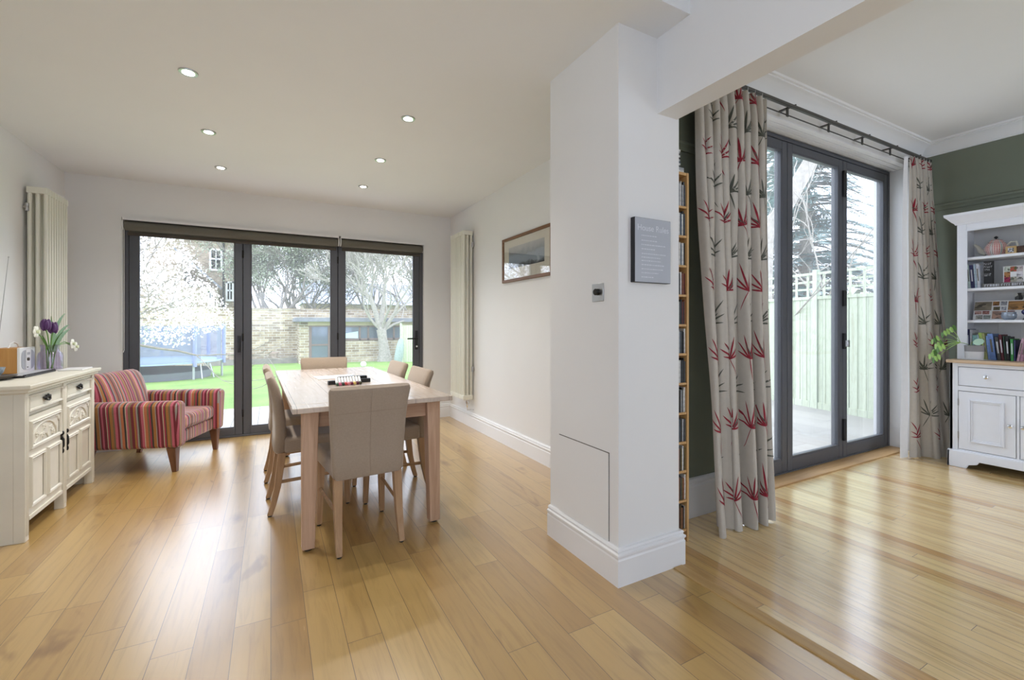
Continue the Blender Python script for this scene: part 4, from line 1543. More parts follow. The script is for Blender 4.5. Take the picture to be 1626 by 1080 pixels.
zb_ = .903
G1 = 'books standing on the dresser top'
lst = [('navy', 1537, 1542, .255, .004), ('pale grey', 1542, 1545.5, .25, .0), ('teal', 1547, 1556, .205, .004), ('pale blue', 1556.5, 1560, .21, .010), ('lime', 1560.5, 1566.5, .225, .018), ('patterned olive', 1567, 1571.5, .222, .022), ('sky blue', 1572, 1575.5, .20, .016), ('cornflower blue', 1576, 1584.5, .218, .022), ('black-and-white', 1586.5, 1592, .192, .018), ('oxblood', 1592.5, 1597, .212, .018), ('dark green', 1597.5, 1600, .20, .012), ('black', 1600.5, 1605.5, .195, .010), ('emerald green', 1606.5, 1611, .178, .003), ('indigo', 1611.5, 1613.5, .17, .001)]
whr = ['at the left end of the row on the dresser top', 'slim, against the navy one at the left end of the row', 'behind the pot plant, between pale grey and pale blue spines', 'slim, left of the lime one', 'leaning in the row just right of the pot plant', 'just right of the lime one', 'thin, left of the widest blue one', 'the widest in the row on the dresser top', 'right of the widest blue one', 'next right of the black-and-white spine', 'thin, right of the oxblood one', 'left of the emerald green one', 'upright between black ones in the row', 'thin, right of the emerald green one']
for (c_, pa, pb, h_, ln), wh in zip(lst, whr):
    ya, yb = PY(pa), PY(pb)
    book(c_, ya, ya - yb - .0006, h_, .15, 5.27, zb_, ln, wh, G1)
book('dusty pink', PY(1615), .015, .185, .15, 5.27, zb_, -.028, 'leaning right at the right end of the row', G1)
book('mauve', PY(1620), .015, .18, .15, 5.27, zb_, -.026, 'leaning right beside the dusty pink one', G1)
G2 = 'books on the upper middle dresser shelf'
z2 = SHZ[1] + .001
for c_, pa, pb, h_, ln, wh in (('mint white', 1538.5, 1543, .205, .014, 'leaning against the left post of the upper middle shelf'), ('indigo', 1543.5, 1549.5, .20, .014, 'second from the left post of the upper middle shelf'), ('pale blue', 1550, 1553.5, .205, .013, 'third from the left post of the upper middle shelf'), ('white', 1554, 1558.5, .205, .012, 'fourth from the left post, left of the black faced-out one')):
    ya, yb = PY(pa), PY(pb)
    book(c_, ya - .004, ya - yb - .0006, h_, .15, 5.265, z2, ln, wh, G2)
# black book facing out
M['bk_black'] = M.get('bk_black')
fb = thing('book', 'black book facing out with pale lettering, standing on the flat grey one', 'book', (5.30, PY(1570), z2 + .033), group=G2)
MB().box(5.29, 5.315, PY(1578), PY(1563), z2 + .034, z2 + .222).build('cover', M['bk_black'], fb, bevel=.001)
mb = MB()
rr = random.Random(3)
for zt, hgt, y0_, y1_ in ((.192, .017, 1565, 1576.5), (.168, .015, 1565, 1576.5), (.146, .013, 1566, 1575), (.098, .022, 1566, 1576)):
    y = PY(y0_, 5.29)
    ye = PY(y1_, 5.29)
    while y > ye:
        w = rr.uniform(.004, .0075)
        k_ = rr.random()
        mb.box(5.2893, 5.2901, y - w * .35, y, z2 + zt, z2 + zt + hgt)
        if k_ > .3:
            mb.box(5.2893, 5.2901, y - w, y - w * .35, z2 + zt + hgt * (.0 if k_ > .6 else .7), z2 + zt + hgt * (.3 if k_ > .6 else 1))
        y -= w + .0022
mb.build('lettering', M['grille'], fb)
fl_ = thing('book', 'thick grey-brown book lying flat on the upper middle shelf with pale lettering on its spine', 'book', (5.30, 1.3, z2), group=G2)
M['bk_greybrown'] = simple('book_cover_grey_brown', lin(92, 88, 84), .6)
MB().box(5.245, 5.49, 1.02, PY(1562.5, 5.25), z2, z2 + .032).build('cover', M['bk_greybrown'], fl_, bevel=.002)
mb = MB()
y = PY(1566, 5.245)
while y > 1.05:
    w = rr.uniform(.008, .014)
    mb.box(5.2443, 5.2452, y - w * .4, y, z2 + .007, z2 + .026)
    if rr.random() > .3:
        mb.box(5.2443, 5.2452, y - w, y - w * .4, z2 + rr.choice((.007, .021)), z2 + .026)
    y -= w + .004
mb.build('lettering', M['grille'], fl_)

# teapot
M['teap'] = simple('teapot_ivory', lin(216, 212, 196), .25, var=.03)


def check_mat():
    k = NT('teapot_red_pattern')
    c = k.coord('Object')
    sep = k.n('SeparateXYZ')
    k.l(c, sep.inputs[0])
    ang = k.math('ARCTAN2', sep.outputs['Y'], sep.outputs['X'])
    a = k.math('FRACT', k.math('MULTIPLY', ang, 5.1))
    b = k.math('FRACT', k.math('MULTIPLY', sep.outputs['Z'], 75))
    m1 = k.math('MULTIPLY', k.math('GREATER_THAN', a, .3), k.math('GREATER_THAN', b, .35))
    big = k.math('GREATER_THAN', k.math('FRACT', k.math('MULTIPLY', ang, 1.3)), .72)
    red = k.mix(big, lin(186, 84, 86), lin(128, 140, 142))
    k.base(k.mix(m1, lin(226, 214, 204), red))
    k.rough(.25)
    return k.mat


M['teack'] = check_mat()
zt_ = SHZ[2] + .001
ty = 1.372
tx = 5.35
tpot = thing('teapot', 'red patterned ivory teapot on the top dresser shelf', 'teapot', (tx, ty, zt_))
MB().lathe([(.045, 0), (.05, .004), (.062, .022), (.072, .052), (.070, .080), (.058, .105), (.045, .116), (.042, .118)], (tx, ty, zt_), 32).build('body', M['teack'], tpot)
lid = MB().lathe([(.046, 0), (.047, .004), (.036, .016), (.016, .026), (.004, .028)], (tx, ty, zt_ + .117), 28).build('lid', M['teack'], tpot)
MB().lathe([(.005, 0), (.005, .006), (.012, .012), (.013, .018), (.004, .026)], (tx, ty, zt_ + .143), 14).build('knob', M['black'], lid)
MB().tube([(tx, ty + .055, zt_ + .035), (tx, ty + .09, zt_ + .052), (tx, ty + .108, zt_ + .09), (tx, ty + .132, zt_ + .118)], [.026, .021, .015, .009], 12).build('spout', M['teap'], tpot)
MB().tube([(tx, ty - .062, zt_ + .085), (tx, ty - .085, zt_ + .108), (tx, ty - .115, zt_ + .105), (tx, ty - .125, zt_ + .075), (tx, ty - .105, zt_ + .045), (tx, ty - .066, zt_ + .035)], .0075, 10).build('handle', M['teap'], tpot)

# small photo frame on the top shelf
M['gold'] = simple('frame_tan_gold', lin(190, 158, 104), .4, var=.08)


def photo_mat(name, stops, sc, seed):
    k = NT(name)
    c = k.coord('Generated')
    v = k.n('TexVoronoi')
    v.inputs['Scale'].default_value = sc
    k.l(k.mapping(c, (1, 1, 1), (0, 0, 0), (seed, seed * .7, seed * .3)), v.inputs['Vector'])
    sp = k.n('SeparateColor')
    k.l(v.outputs['Color'], sp.inputs[0])
    n_ = k.noise(c, sc * 1.7, 4)
    k.base(k.ramp(k.math('ADD', k.math('MULTIPLY', sp.outputs[0], .7), k.math('MULTIPLY', n_, .3)), stops))
    k.rough(.3)
    return k.mat


pf = thing('framed_photo', 'small tan box frame with a tiny photo beside the teapot on the top shelf', 'photo frame', (5.27, PY(1607), zt_), group=None)
ya, yb = PY(1615, 5.26), PY(1598.5, 5.26)
MB().box(5.26, 5.275, ya, yb, zt_, zt_ + .062).box(5.275, 5.31, ya, yb, zt_, zt_ + .055).build('frame', M['gold'], pf, bevel=.002)
MB().box(5.2585, 5.2602, ya + .014, yb - .014, zt_ + .012, zt_ + .048).build('photo', photo_mat('photo_child', [(0, lin(40, 44, 40)), (.4, lin(120, 120, 120)), (.6, lin(220, 220, 226)), (1, lin(90, 80, 70))], 4, 1.3), pf)
bxw = thing('wooden_box', 'dark carved wooden box at the right of the small photo frame', 'box', (5.29, PY(1623), zt_))
M['carvew'] = simple('dark_carved_wood', lin(70, 44, 26), .5, var=.5, scale=90)
MB().box(5.265, 5.36, PY(1640, 5.27), PY(1616.5, 5.27), zt_, zt_ + .058).build('box', M['carvew'], bxw, bevel=.002)

# flower card on the upper middle shelf
cd = thing('greeting_card', 'greeting card with a mosaic of flower pictures standing on the flat grey book', 'card', (5.31, PY(1608), z2 + .033))
ya, yb = PY(1626, 5.31), PY(1595, 5.31)
MB().box(5.312, 5.314, ya, yb, z2 + .033, z2 + .168).build('card', M['paper'], cd)
rf = random.Random(5)
cols = [[(190, 200, 190), (60, 70, 50)], [(176, 80, 66), (90, 100, 60)], [(190, 180, 180), (90, 80, 80)], [(170, 120, 70), (90, 50, 30)], None, [(220, 216, 222), (110, 110, 110)], [(160, 40, 80), (60, 30, 40)], [(170, 165, 150), (70, 80, 60)], [(200, 196, 190), (60, 60, 60)]]
for i, cc in enumerate(cols):
    r_, c_ = divmod(i, 3)
    w_ = (yb - ya - .012) / 3
    h_ = .126 / 3
    y1_ = yb - .006 - c_ * w_
    z1_ = z2 + .164 - r_ * h_
    m_ = M['paper'] if cc is None else photo_mat('flower_tile', [(.2, lin(*cc[1])), (.5, lin(*cc[0])), (.8, lin(*cc[0]))], 3, i * 1.7)
    MB().box(5.3108, 5.3121, y1_ - w_, y1_, z1_ - h_, z1_).build('picture', m_, cd)

# collage board and others on the lower middle shelf
z1s = SHZ[0] + .001
cg = thing('photo_collage', 'white board of family snapshots leaning at the back of the lower middle shelf', 'photo collage', (5.40, 1.42, z1s))
ya, yb = 1.205, 1.520


def colx(z):
    return 5.37 + .35 * (z - z1s)


def colq(y0_, y1_, f0, f1, off, mat, nm):
    za, zb = z1s + f0 * .165, z1s + f1 * .165
    MB().hexa([(colx(za) - off - .0015, y0_, za), (colx(za) - off, y0_, za), (colx(za) - off, y1_, za), (colx(za) - off - .0015, y1_, za)], [(colx(zb) - off - .0015, y0_, zb), (colx(zb) - off, y0_, zb), (colx(zb) - off, y1_, zb), (colx(zb) - off - .0015, y1_, zb)]).build(nm, mat, cg)


colq(ya, yb, 0, 1, 0, M['paper'], 'board')
pals = [[(30, 26, 24), (150, 140, 120)], [(50, 36, 24), (170, 120, 70)], [(60, 64, 80), (170, 170, 176)], [(40, 30, 26), (190, 140, 84)], [(24, 26, 22), (110, 100, 70)], [(90, 96, 116), (200, 200, 204)], [(96, 34, 40), (210, 170, 160)], [(110, 40, 40), (200, 150, 140)], [(30, 32, 40), (190, 150, 130)], [(80, 30, 36), (160, 120, 110)], [(60, 60, 56), (210, 206, 196)], [(66, 76, 76), (160, 166, 160)], [(34, 40, 36), (140, 150, 140)]]
pos = [(0, .34, .5, .95), (.35, .48, .74, .95), (.50, .62, .74, .95), (.64, .97, .5, .95), (.37, .50, .5, .68), (.52, .62, .5, .68), (.02, .16, .3, .47), (.17, .31, .3, .47), (.36, .62, .06, .46), (.64, .78, .3, .47), (.05, .19, .05, .25), (.20, .34, .05, .25), (.64, .80, .06, .26)]
for i, (pp_, (a, b, c_, d_)) in enumerate(zip(pals, pos)):
    W_ = yb - ya
    colq(yb - b * W_, yb - a * W_ - .002, c_, d_, .0016, photo_mat('snapshot', [(.1, lin(*pp_[0])), (.55, lin(*pp_[1])), (.9, lin(*[int(q * .7) for q in pp_[1]]))], 2.6, i * 2.1), 'snapshot')
M['pewter'] = simple('blue_grey_glaze', lin(150, 160, 172), .15, .35, var=.2, scale=20)
gb = thing('glazed_bowl', 'rounded blue-grey glazed bowl in front of the snapshot board', 'bowl', (5.30, PY(1604, 5.3), z1s))
MB().lathe([(.026, 0), (.03, .003), (.042, .016), (.046, .040), (.041, .058), (.044, .064), (.041, .064), (.038, .056), (.041, .04), (.03, .014), (.008, .008)], (5.30, PY(1604, 5.3), z1s), 28).build('body', M['pewter'], gb)
ph_ = thing('photo_print', 'black and white photo print propped on the back of the lower middle shelf', 'photo', (5.45, PY(1622, 5.45), z1s))
MB().box(5.478, 5.480, PY(1636, 5.45) - .01, PY(1611, 5.45) + .0, z1s + .02, z1s + .225).build('print', photo_mat('mono_photo', [(.2, lin(24, 24, 24)), (.45, lin(90, 90, 88)), (.6, lin(196, 196, 190)), (1, lin(220, 220, 214))], 3.2, 7.7), ph_)
or_ = thing('ornament', 'dark blue glass ball ornament on a small stand, right of the glazed bowl', 'ornament', (5.31, PY(1627, 5.31), z1s))
M['cobalt'] = simple('cobalt_glass', lin(36, 36, 84), .08, .1)
yo_ = PY(1628, 5.31)
MB().ell((5.31, yo_, z1s + .062), (.022, .022, .022), 20).build('ball', M['cobalt'], or_)
MB().lathe([(.016, 0), (.017, .004), (.008, .012), (.007, .036), (.012, .042)], (5.31, yo_, z1s), 16).build('stand', M['black'], or_)

# ================================================================== GARDEN
SL = .035


def gz(y):
    return -.1 - SL * max(0, y - 7.8)


def grass_mat():
    k = NT('lawn_grass')
    c = k.coord()
    a = k.noise(c, 1.2, 5, .65)
    b = k.noise(c, 40, 3, .7)
    col = k.ramp(a, [(.3, lin(94, 132, 48)), (.6, lin(122, 156, 66))])
    k.base(k.mix(.5, col, k.ramp(b, [(.3, (.5, .55, .45, 1)), (.7, (1.3, 1.3, 1.2, 1))]), 'MULTIPLY'))
    k.rough(.9)
    k.bump(b, .6, .03)
    return k.mat


M['grass'] = grass_mat()
M['paving'] = planks('pale_paving', .45, .9, [(0, lin(150, 147, 140)), (1, lin(170, 166, 158))], rough=.7, gap=.008, knots=0, gapcol=(.2, .2, .19, 1), grain=.15)
M['deck'] = planks('pale_deck', .145, 4.0, [(0, lin(160, 155, 146)), (1, lin(178, 173, 164))], rough=.7, gap=.03, knots=0, gapcol=(.12, .12, .11, 1), grain=.2)
lw_ = MB()
lw_.add([(-30, 7.8, gz(7.8)), (30, 7.8, gz(7.8)), (30, 60, gz(60)), (-30, 60, gz(60))], [(0, 1, 2, 3)])
lw_.add([(-30, 7.8, gz(7.8)), (-30, 60, gz(60)), (-30, 60, -4), (-30, 7.8, -4)], [(0, 1, 2, 3)])
o = struct('ground', lw_, M['grass'], 'sloping green lawn', 'lawn', fix=False)
struct('terrace', MB().box(-4, 2.4, 5.66, 7.85, -.3, -.06), M['deck'], 'pale boarded terrace outside the wide doors', 'terrace')
struct('patio', MB().box(2.38, 14, 2.16, 7.85, -.3, -.05), M['paving'], 'pale stone patio outside the right doors', 'patio')

# brick garden wall
M['brick'] = bricks('stock_brick_pale', lin(190, 176, 150), lin(138, 120, 96), lin(196, 192, 182), s=1.5)
M['brickd'] = bricks('stock_brick_brown', lin(176, 160, 138), lin(142, 124, 102), lin(176, 170, 160))
M['slate'] = simple('roof_slate', lin(120, 122, 130), .7, var=.2, scale=3)
M['tile'] = simple('roof_tile', lin(168, 146, 134), .8, var=.2, scale=4)
M['grey_t'] = simple('weathered_timber', lin(132, 126, 118), .85, var=.2, scale=5)
WY = 24.6
struct('garden_wall', MB().box(-14, 12, WY, WY + .25, gz(WY) - .2, 1.92).box(-14, 12, WY - .03, WY + .28, 1.92, 1.98), M['brick'], 'old pale brick wall at the end of the lawn', 'wall')
sl_ = MB().box(-2.6, 1.1, WY - .75, WY - .5, gz(WY) - .1, gz(WY) + .28).build('timber_sleeper', M['grey_t'], None)
tag(sl_, 'long grey timber sleeper edging the bed below the brick wall', 'sleeper')
for x, lb in ((-1.55, 'left clay pot standing on the timber sleeper by the brick wall'), (.15, 'right clay pot standing on the timber sleeper by the brick wall')):
    o = MB().lathe([(.12, 0), (.17, .22), (.19, .22), (.19, .28), (.15, .28), (.13, .2), (.02, .2)], (x, WY - .62, gz(WY) + .28), 16).build('plant_pot', M['tile'], None, off=(x, WY - .62, gz(WY) + .28))
    o.location = (x, WY - .62, gz(WY) + .28)
    tag(o, lb, 'pot')

# garden studio
SY = 22.6
gs = gz(SY)
sh = thing('garden_studio', 'low brick garden studio with flat roof, glazed door and long window', 'garden building', (3.6, SY, gs))
M['door_g'] = simple('studio_door_brown', lin(112, 92, 84), .6)
M['sky_glass'] = simple('dusky_window_glass', lin(96, 108, 122), .06, .25, var=.15, scale=1.5)
mb = MB().box(1.15, 1.55, SY, SY + 2.0, gs - .1, 1.32).box(2.45, 7.4, SY, SY + .3, gs - .1, .40).box(2.45, 2.9, SY, SY + .3, .4, 1.16).box(6.6, 7.4, SY, SY + .3, .4, 1.16).box(1.55, 7.4, SY + .01, SY + .3, 1.16, 1.319).box(1.55, 7.4, SY + 1.8, SY + 2, gs - .1, 1.32)
mb.build('wall', M['brick'], sh)
M['fascia'] = simple('studio_fascia_cream', lin(196, 180, 146), .6)
MB().box(1.5, 7.4, SY - .06, SY, 1.14, 1.32).build('fascia', M['fascia'], sh)
MB().box(.95, 7.6, SY - .45, SY + 2.3, 1.32, 1.50).build('roof', M['slate'], sh)
dd = MB().box(1.55, 1.66, SY - .02, SY + .06, gs, 1.16).box(2.36, 2.45, SY - .02, SY + .06, gs, 1.16).box(1.66, 2.36, SY - .02, SY + .06, 1.08, 1.16).box(1.66, 2.36, SY - .02, SY + .06, gs, gs + .12).box(1.66, 2.36, SY - .02, SY + .06, .2, .28).build('door', M['door_g'], sh)
MB().box(1.66, 2.36, SY + .01, SY + .03, gs + .12, 1.08).build('pane', M['sky_glass'], dd)
wi = MB()
for x in (2.9, 3.75, 4.15, 5.4, 6.5):
    wi.box(x, x + .09, SY - .02, SY + .06, .42, 1.14)
wi.box(2.9, 6.59, SY - .02, SY + .06, .42, .52).box(2.9, 6.59, SY - .02, SY + .06, 1.06, 1.14)
wi = wi.build('window', M['door_g'], sh)
MB().box(2.95, 6.55, SY + .01, SY + .03, .5, 1.08).build('pane', M['sky_glass'], wi)
bl_ = MB().add([(3.12, SY - .005, .54), (3.72, SY - .005, .52), (3.72, SY - .005, .86), (3.12, SY - .005, .76)], [(0, 1, 2, 3)])
bl_.add([(3.12, SY + .004, .54), (3.72, SY + .004, .52), (3.72, SY + .004, .86), (3.12, SY + .004, .76)], [(3, 2, 1, 0)]).build('paper_in_window', simple('pale_blue_sheet', lin(190, 214, 222), .6), wi)


# houses beyond the wall
def sash(x0, x1, z0, z1, y, parent):
    f = MB()
    w = .10
    f.box(x0, x1, y - .08, y, z0 - .12, z0).box(x0, x0 + w, y - .06, y + .05, z0, z1).box(x1 - w, x1, y - .06, y + .05, z0, z1).box(x0, x1, y - .06, y + .05, z1 - w, z1).box(x0, x1, y - .05, y + .05, (z0 + z1) / 2 - .05, (z0 + z1) / 2 + .05)
    f.box((x0 + x1) / 2 - .025, (x0 + x1) / 2 + .025, y - .05, y + .05, z0, z1)
    f = f.build('window', M['whitep'], parent)
    MB().box(x0 + w, x1 - w, y + .0, y + .03, z0, z1 - w).build('pane', M['sky_glass'], f)


hs = thing('house', 'brown brick terraced house with white sash windows beyond the garden wall', 'house', (-6, 34, -1))
MB().box(-7.5, -2.05, 34, 42, -1.5, 6.6).box(-7, -4.6, 33.0, 34, -1.5, 4.6).box(-4.6, -2.9, 32.5, 34, -1.5, 3.4).build('wall', M['brickd'], hs)
MB().prism([(-7.8, 6.6), (-1.8, 6.6), (-1.8, 6.8), (-3.6, 8.6), (-7.8, 8.6)], 'y', 33.6, 42.3).build('roof', M['tile'], hs)
MB().add([(-5.0, 32.3, 5.6), (-2.75, 32.3, 3.4), (-2.75, 34, 3.4), (-5.0, 34, 5.6), (-5.0, 32.3, 5.75), (-2.75, 32.3, 3.55), (-2.75, 34, 3.55), (-5.0, 34, 5.75)], [(0, 1, 2, 3), (4, 7, 6, 5), (0, 4, 5, 1), (1, 5, 6, 2), (2, 6, 7, 3), (3, 7, 4, 0)]).build('roof', M['slate'], hs)
sash(-3.42, -2.72, 4.72, 6.0, 34, hs)
sash(-2.55, -2.1, 2.8, 3.95, 34, hs)
sash(-3.35, -3.0, 2.2, 3.2, 32.5, hs)
MB().tube([(-2.66, 33.93, -1), (-2.66, 33.93, 6.4)], .06, 8).build('downpipe', M['iron'], hs)
MB().box(-5.0, -4.3, 36, 37, 8, 10.2).build('chimney', M['brickd'], hs)
h2 = thing('house', 'long low house with blue-grey slate roof behind the bare trees', 'house', (6, 40, -1))
MB().box(2.4, 16, 40, 46, -1.5, 3.0).build('wall', M['brickd'], h2)
MB().prism([(39.6, 2.9), (46.4, 2.9), (43, 5.0)], 'x', 2.2, 16.4).build('roof', simple('blue_slate', lin(150, 156, 172), .6, var=.1, scale=2), h2)

# trampoline
tcx, tcy, tr_ = -3.22, 16.7, 1.87
tg = gz(tcy)
tz = .10
tp_ = thing('trampoline', 'round garden trampoline with blue-grey safety net on the lawn', 'trampoline', (tcx, tcy, tg))
M['steel'] = simple('galvanised_tube', lin(176, 180, 184), .4, .5)
M['padb'] = simple('trampoline_pad_blue', lin(126, 150, 176), .6)
M['poleb'] = simple('pole_foam_lilac', lin(140, 148, 190), .7)
M['matb'] = simple('trampoline_mat', lin(112, 118, 128), .8)


def net_mat(name, col, a):
    k = NT(name)
    k.base(col)
    k.rough(.9)
    k.b.inputs['Alpha'].default_value = a
    return k.mat


M['net'] = net_mat('safety_net', lin(120, 132, 156), .62)
MB().lathe([(tr_ - .25, -.01), (tr_, -.01), (tr_ + .04, .0), (tr_, .03), (tr_ - .25, .03)], (tcx, tcy, tz), 48).build('frame_pad', M['padb'], tp_)
MB().lathe([(.01, 0), (tr_ - .24, 0), (tr_ - .24, .006), (.01, .006)], (tcx, tcy, tz + .0), 40).build('mat', M['matb'], tp_)
for i in range(8):
    a = -.80 + i * PI / 4
    x, y = tcx + tr_ * math.cos(a), tcy + tr_ * math.sin(a)
    MB().tube([(x, y, gz(y)), (x, y, tz)], .03, 8).build('leg', M['steel'], tp_)
    MB().tube([(x + .05 * math.cos(a), y + .05 * math.sin(a), tz - .1), (x + .05 * math.cos(a), y + .05 * math.sin(a), 1.22)], .05, 8).build('net_pole', M['poleb'], tp_)
nv, nf_ = [], []
for i in range(49):
    a = -.80 + 2 * PI * i / 48
    if i % 48 == 3:
        pass
    nv += [(tcx + (tr_ - .02) * math.cos(a), tcy + (tr_ - .02) * math.sin(a), tz + .02), (tcx + (tr_ - .02) * math.cos(a), tcy + (tr_ - .02) * math.sin(a), 1.15)]
for i in range(48):
    if i in (1, 2, 3):
        continue
    nf_.append((2 * i, 2 * i + 2, 2 * i + 3, 2 * i + 1))
MB().add(nv, nf_).build('safety_net', M['net'], tp_, fix=False)
sk_v, sk_f = [], []
MB().lathe([(tr_ - .3, tg - tz + .02), (tr_ - .25, tg - tz + .25), (tr_ - .3, tg - tz + .25)], (tcx, tcy, tz), 40).build('skirt', M['matb'], tp_)
MB().tube([(tcx + 1.5, tcy - 1.3, gz(15)), (tcx + 1.45, tcy - 1.2, .05)], .02, 6).tube([(tcx + 1.75, tcy - 1.0, gz(15)), (tcx + 1.65, tcy - .95, .05)], .02, 6).build('ladder', M['steel'], tp_)

ball = MB().ell((3.15, 17.93, gz(17.93) + .11), (.11, .11, .11), 20).build('football', M['paper'], None, off=(3.15, 17.93, gz(17.93)))
ball.location = (3.15, 17.93, gz(17.93))
tag(ball, 'white football lying on the lawn beyond the table', 'ball')


# ------------------------------------------------------------------ trees
def grow(mb, p, d, ln, r, depth, rs, spread=.6, up=.15, shrink=.72, kids=(2, 3), sides=(7, 5, 4, 3, 3, 3, 3), lvl=0, tips=None, wig=.18, minr=.006):
    n = 4 if depth > 1 else 3
    pts, rr_ = [p], [r]
    q = Vector(p)
    dd_ = Vector(d).normalized()
    for i in range(n):
        dd_ = (dd_ + Vector((rs.uniform(-wig, wig), rs.uniform(-wig, wig), rs.uniform(-wig, wig) + up * .25))).normalized()
        q = q + dd_ * ln / n
        pts.append(q.copy())
        rr_.append(max(minr, r * (1 - (i + 1) / n * .38)))
    mb.tube(pts, rr_, sides[min(lvl, len(sides) - 1)], cap=False)
    if depth <= 0:
        if tips is not None:
            tips.append((pts[-1], dd_))
            tips.append((pts[len(pts) // 2], dd_))
        return
    for k in range(rs.randint(*kids)):
        j = rs.randint(max(1, n - 2), n) if k else n
        nd = (dd_ + Vector((rs.uniform(-1, 1), rs.uniform(-1, 1), rs.uniform(-.6, .8) + up)).normalized() * spread * rs.uniform(.6, 1.3)).normalized()
        grow(mb, pts[j], nd, ln * shrink * rs.uniform(.8, 1.15), max(minr, rr_[j] * .7), depth - 1, rs, spread, up, shrink, kids, sides, lvl + 1, tips, wig, minr)


def quads(mb, pts, s, rs, flat=0.0):
    for p in pts:
        a = Vector((rs.gauss(0, 1), rs.gauss(0, 1), rs.gauss(0, 1) * (1 - flat)))
        if a.length < .01:
            continue
        a.normalize()
        b = a.cross(Vector((rs.gauss(0, 1), rs.gauss(0, 1), rs.gauss(0, 1))))
        if b.length < .01:
            continue
        b.normalize()
        k = s * rs.uniform(.6, 1.3)
        a, b = a * k, b * k * .7
        i = len(mb.v)
        mb.v += [tuple(p - a), tuple(p + b), tuple(p + a), tuple(p - b)]
        mb.f.append((i, i + 1, i + 2, i + 3))
        mb.m.append(0)


M['bark'] = simple('bark_grey', lin(134, 126, 114), .9, var=.25, scale=12)
M['barkp'] = simple('bark_pale', lin(158, 152, 142), .9, var=.2, scale=12)
M['barkd'] = simple('twig_brown', lin(128, 121, 114), .9, var=.2, scale=6)
M['bloss'] = simple('blossom_white', lin(248, 242, 244), .7, var=.02)
M['bush'] = simple('foliage_grey_green', lin(158, 164, 144), .8, var=.2, scale=2)
M['ivy'] = simple('foliage_dark', lin(74, 88, 70), .8, var=.3, scale=2)
M['conif'] = simple('conifer_blue_green', lin(140, 160, 156), .8, var=.25, scale=2)

# magnolia
rs = random.Random(21)
mg = thing('magnolia_tree', 'magnolia tree covered in white blossom in front of the trampoline', 'tree', (-4.3, 11.3, gz(11.3)))
mb = MB()
tips = []
mb.tube([(-4.3, 11.3, gz(11.3)), (-4.2, 11.25, .5), (-4.0, 11.2, 1.1)], [.16, .13, .11], 9)
for d, l_ in (((.9, -.1, .25), 1.5), ((.6, .3, .8), 1.5), ((.1, -.2, 1), 1.6), ((-.6, .1, .8), 1.5), ((.8, .1, .6), 1.7), ((.95, -.2, -.02), 1.5), ((.3, .5, .9), 1.6)):
    grow(mb, Vector((-4.0, 11.2, 1.0)), d, l_, .07, 4, rs, .75, .12, .74, (2, 3), (6, 5, 4, 3, 3), 0, tips, .2, .007)
mb.build('trunk', M['bark'], mg, fix=False)
pts = []


def inside(p):
    return p.z > .72 + .22 * max(0, p.x + 2.2) + .10 * math.sin(p.x * 5) and p.z < 2.75 + (-1.45 - p.x) * 1.8 and -7.5 < p.x < -.45


for p, d in tips:
    for _ in range(16):
        q = p + Vector((rs.gauss(0, .12), rs.gauss(0, .12), rs.gauss(0, .10)))
        if inside(q):
            pts.append(q)
n_cl = 0
while n_cl < 1800:
    c_ = Vector((rs.uniform(-7, -.5), rs.uniform(10.1, 12.3), rs.uniform(.7, 5.2)))
    if not inside(c_):
        continue
    n_cl += 1
    for _ in range(20):
        q = c_ + Vector((rs.gauss(0, .17), rs.gauss(0, .15), rs.gauss(0, .11)))
        if inside(q):
            pts.append(q)
mb = MB()
quads(mb, pts, .027, rs)
mb.build('blossom', M['bloss'], mg, smooth=0, fix=False)

# bare forked tree in front of the studio
rs = random.Random(5)
bt = thing('bare_tree', 'bare forked tree with a thick pale trunk standing before the garden studio', 'tree', (4.86, 22.0, gz(22)))
mb = MB()
b0 = Vector((4.86, 22.0, gz(22)))
mb.tube([b0, b0 + Vector((-.02, 0, .5)), b0 + Vector((-.10, 0, 1.1)), b0 + Vector((-.16, 0, 1.55))], [.38, .27, .22, .24], 10)
for d, l_, r_ in (((-.55, -.1, 1), 1.7, .16), ((.05, .1, 1), 1.7, .15), ((.5, 0, .95), 1.6, .11), ((-1.1, -.1, .9), 1.6, .07), ((.9, -.2, .7), 1.5, .07), ((.2, -.4, .9), 1.4, .08)):
    grow(mb, b0 + Vector((-.14, 0, 1.45)), d, l_, r_, 7 if r_ > .1 else 6, rs, .66, .08, .78, (2, 3), (7, 6, 5, 4, 3, 3, 3), 0, None, .2, .014)
mb.build('trunk', M['barkp'], bt, fix=False)


def bare_tree(label, x, y, hgt, sd, depth=5, mat='barkd', r=.14, foliage=None, nleaf=0):
    rs = random.Random(sd)
    z = gz(y)
    t = thing('bare_tree' if not foliage else 'evergreen_tree', label, 'tree', (x, y, z))
    mb = MB()
    tips = []
    mb.tube([(x, y, z), (x + .05, y, z + hgt * .25)], [r * 1.3, r], 7)
    for k in range(5):
        a = k * 2 * PI / 5 + rs.uniform(0, 1)
        grow(mb, Vector((x + .05, y, z + hgt * rs.uniform(.15, .25))), (math.cos(a) * .75, math.sin(a) * .5, 1), hgt * .26, r * .6, depth, rs, .65, .12, .78, (2, 3), (6, 5, 4, 3, 3, 3), 0, tips, .22, .013)
    mb.build('trunk', M[mat], t, fix=False)
    if foliage:
        pts = []
        for p, d in tips:
            for _ in range(nleaf):
                pts.append(p + Vector((rs.gauss(0, .22), rs.gauss(0, .22), rs.gauss(0, .2))))
        mb = MB()
        quads(mb, pts, .055, rs)
        mb.build('foliage', M[foliage], t, smooth=0, fix=False)
    return t


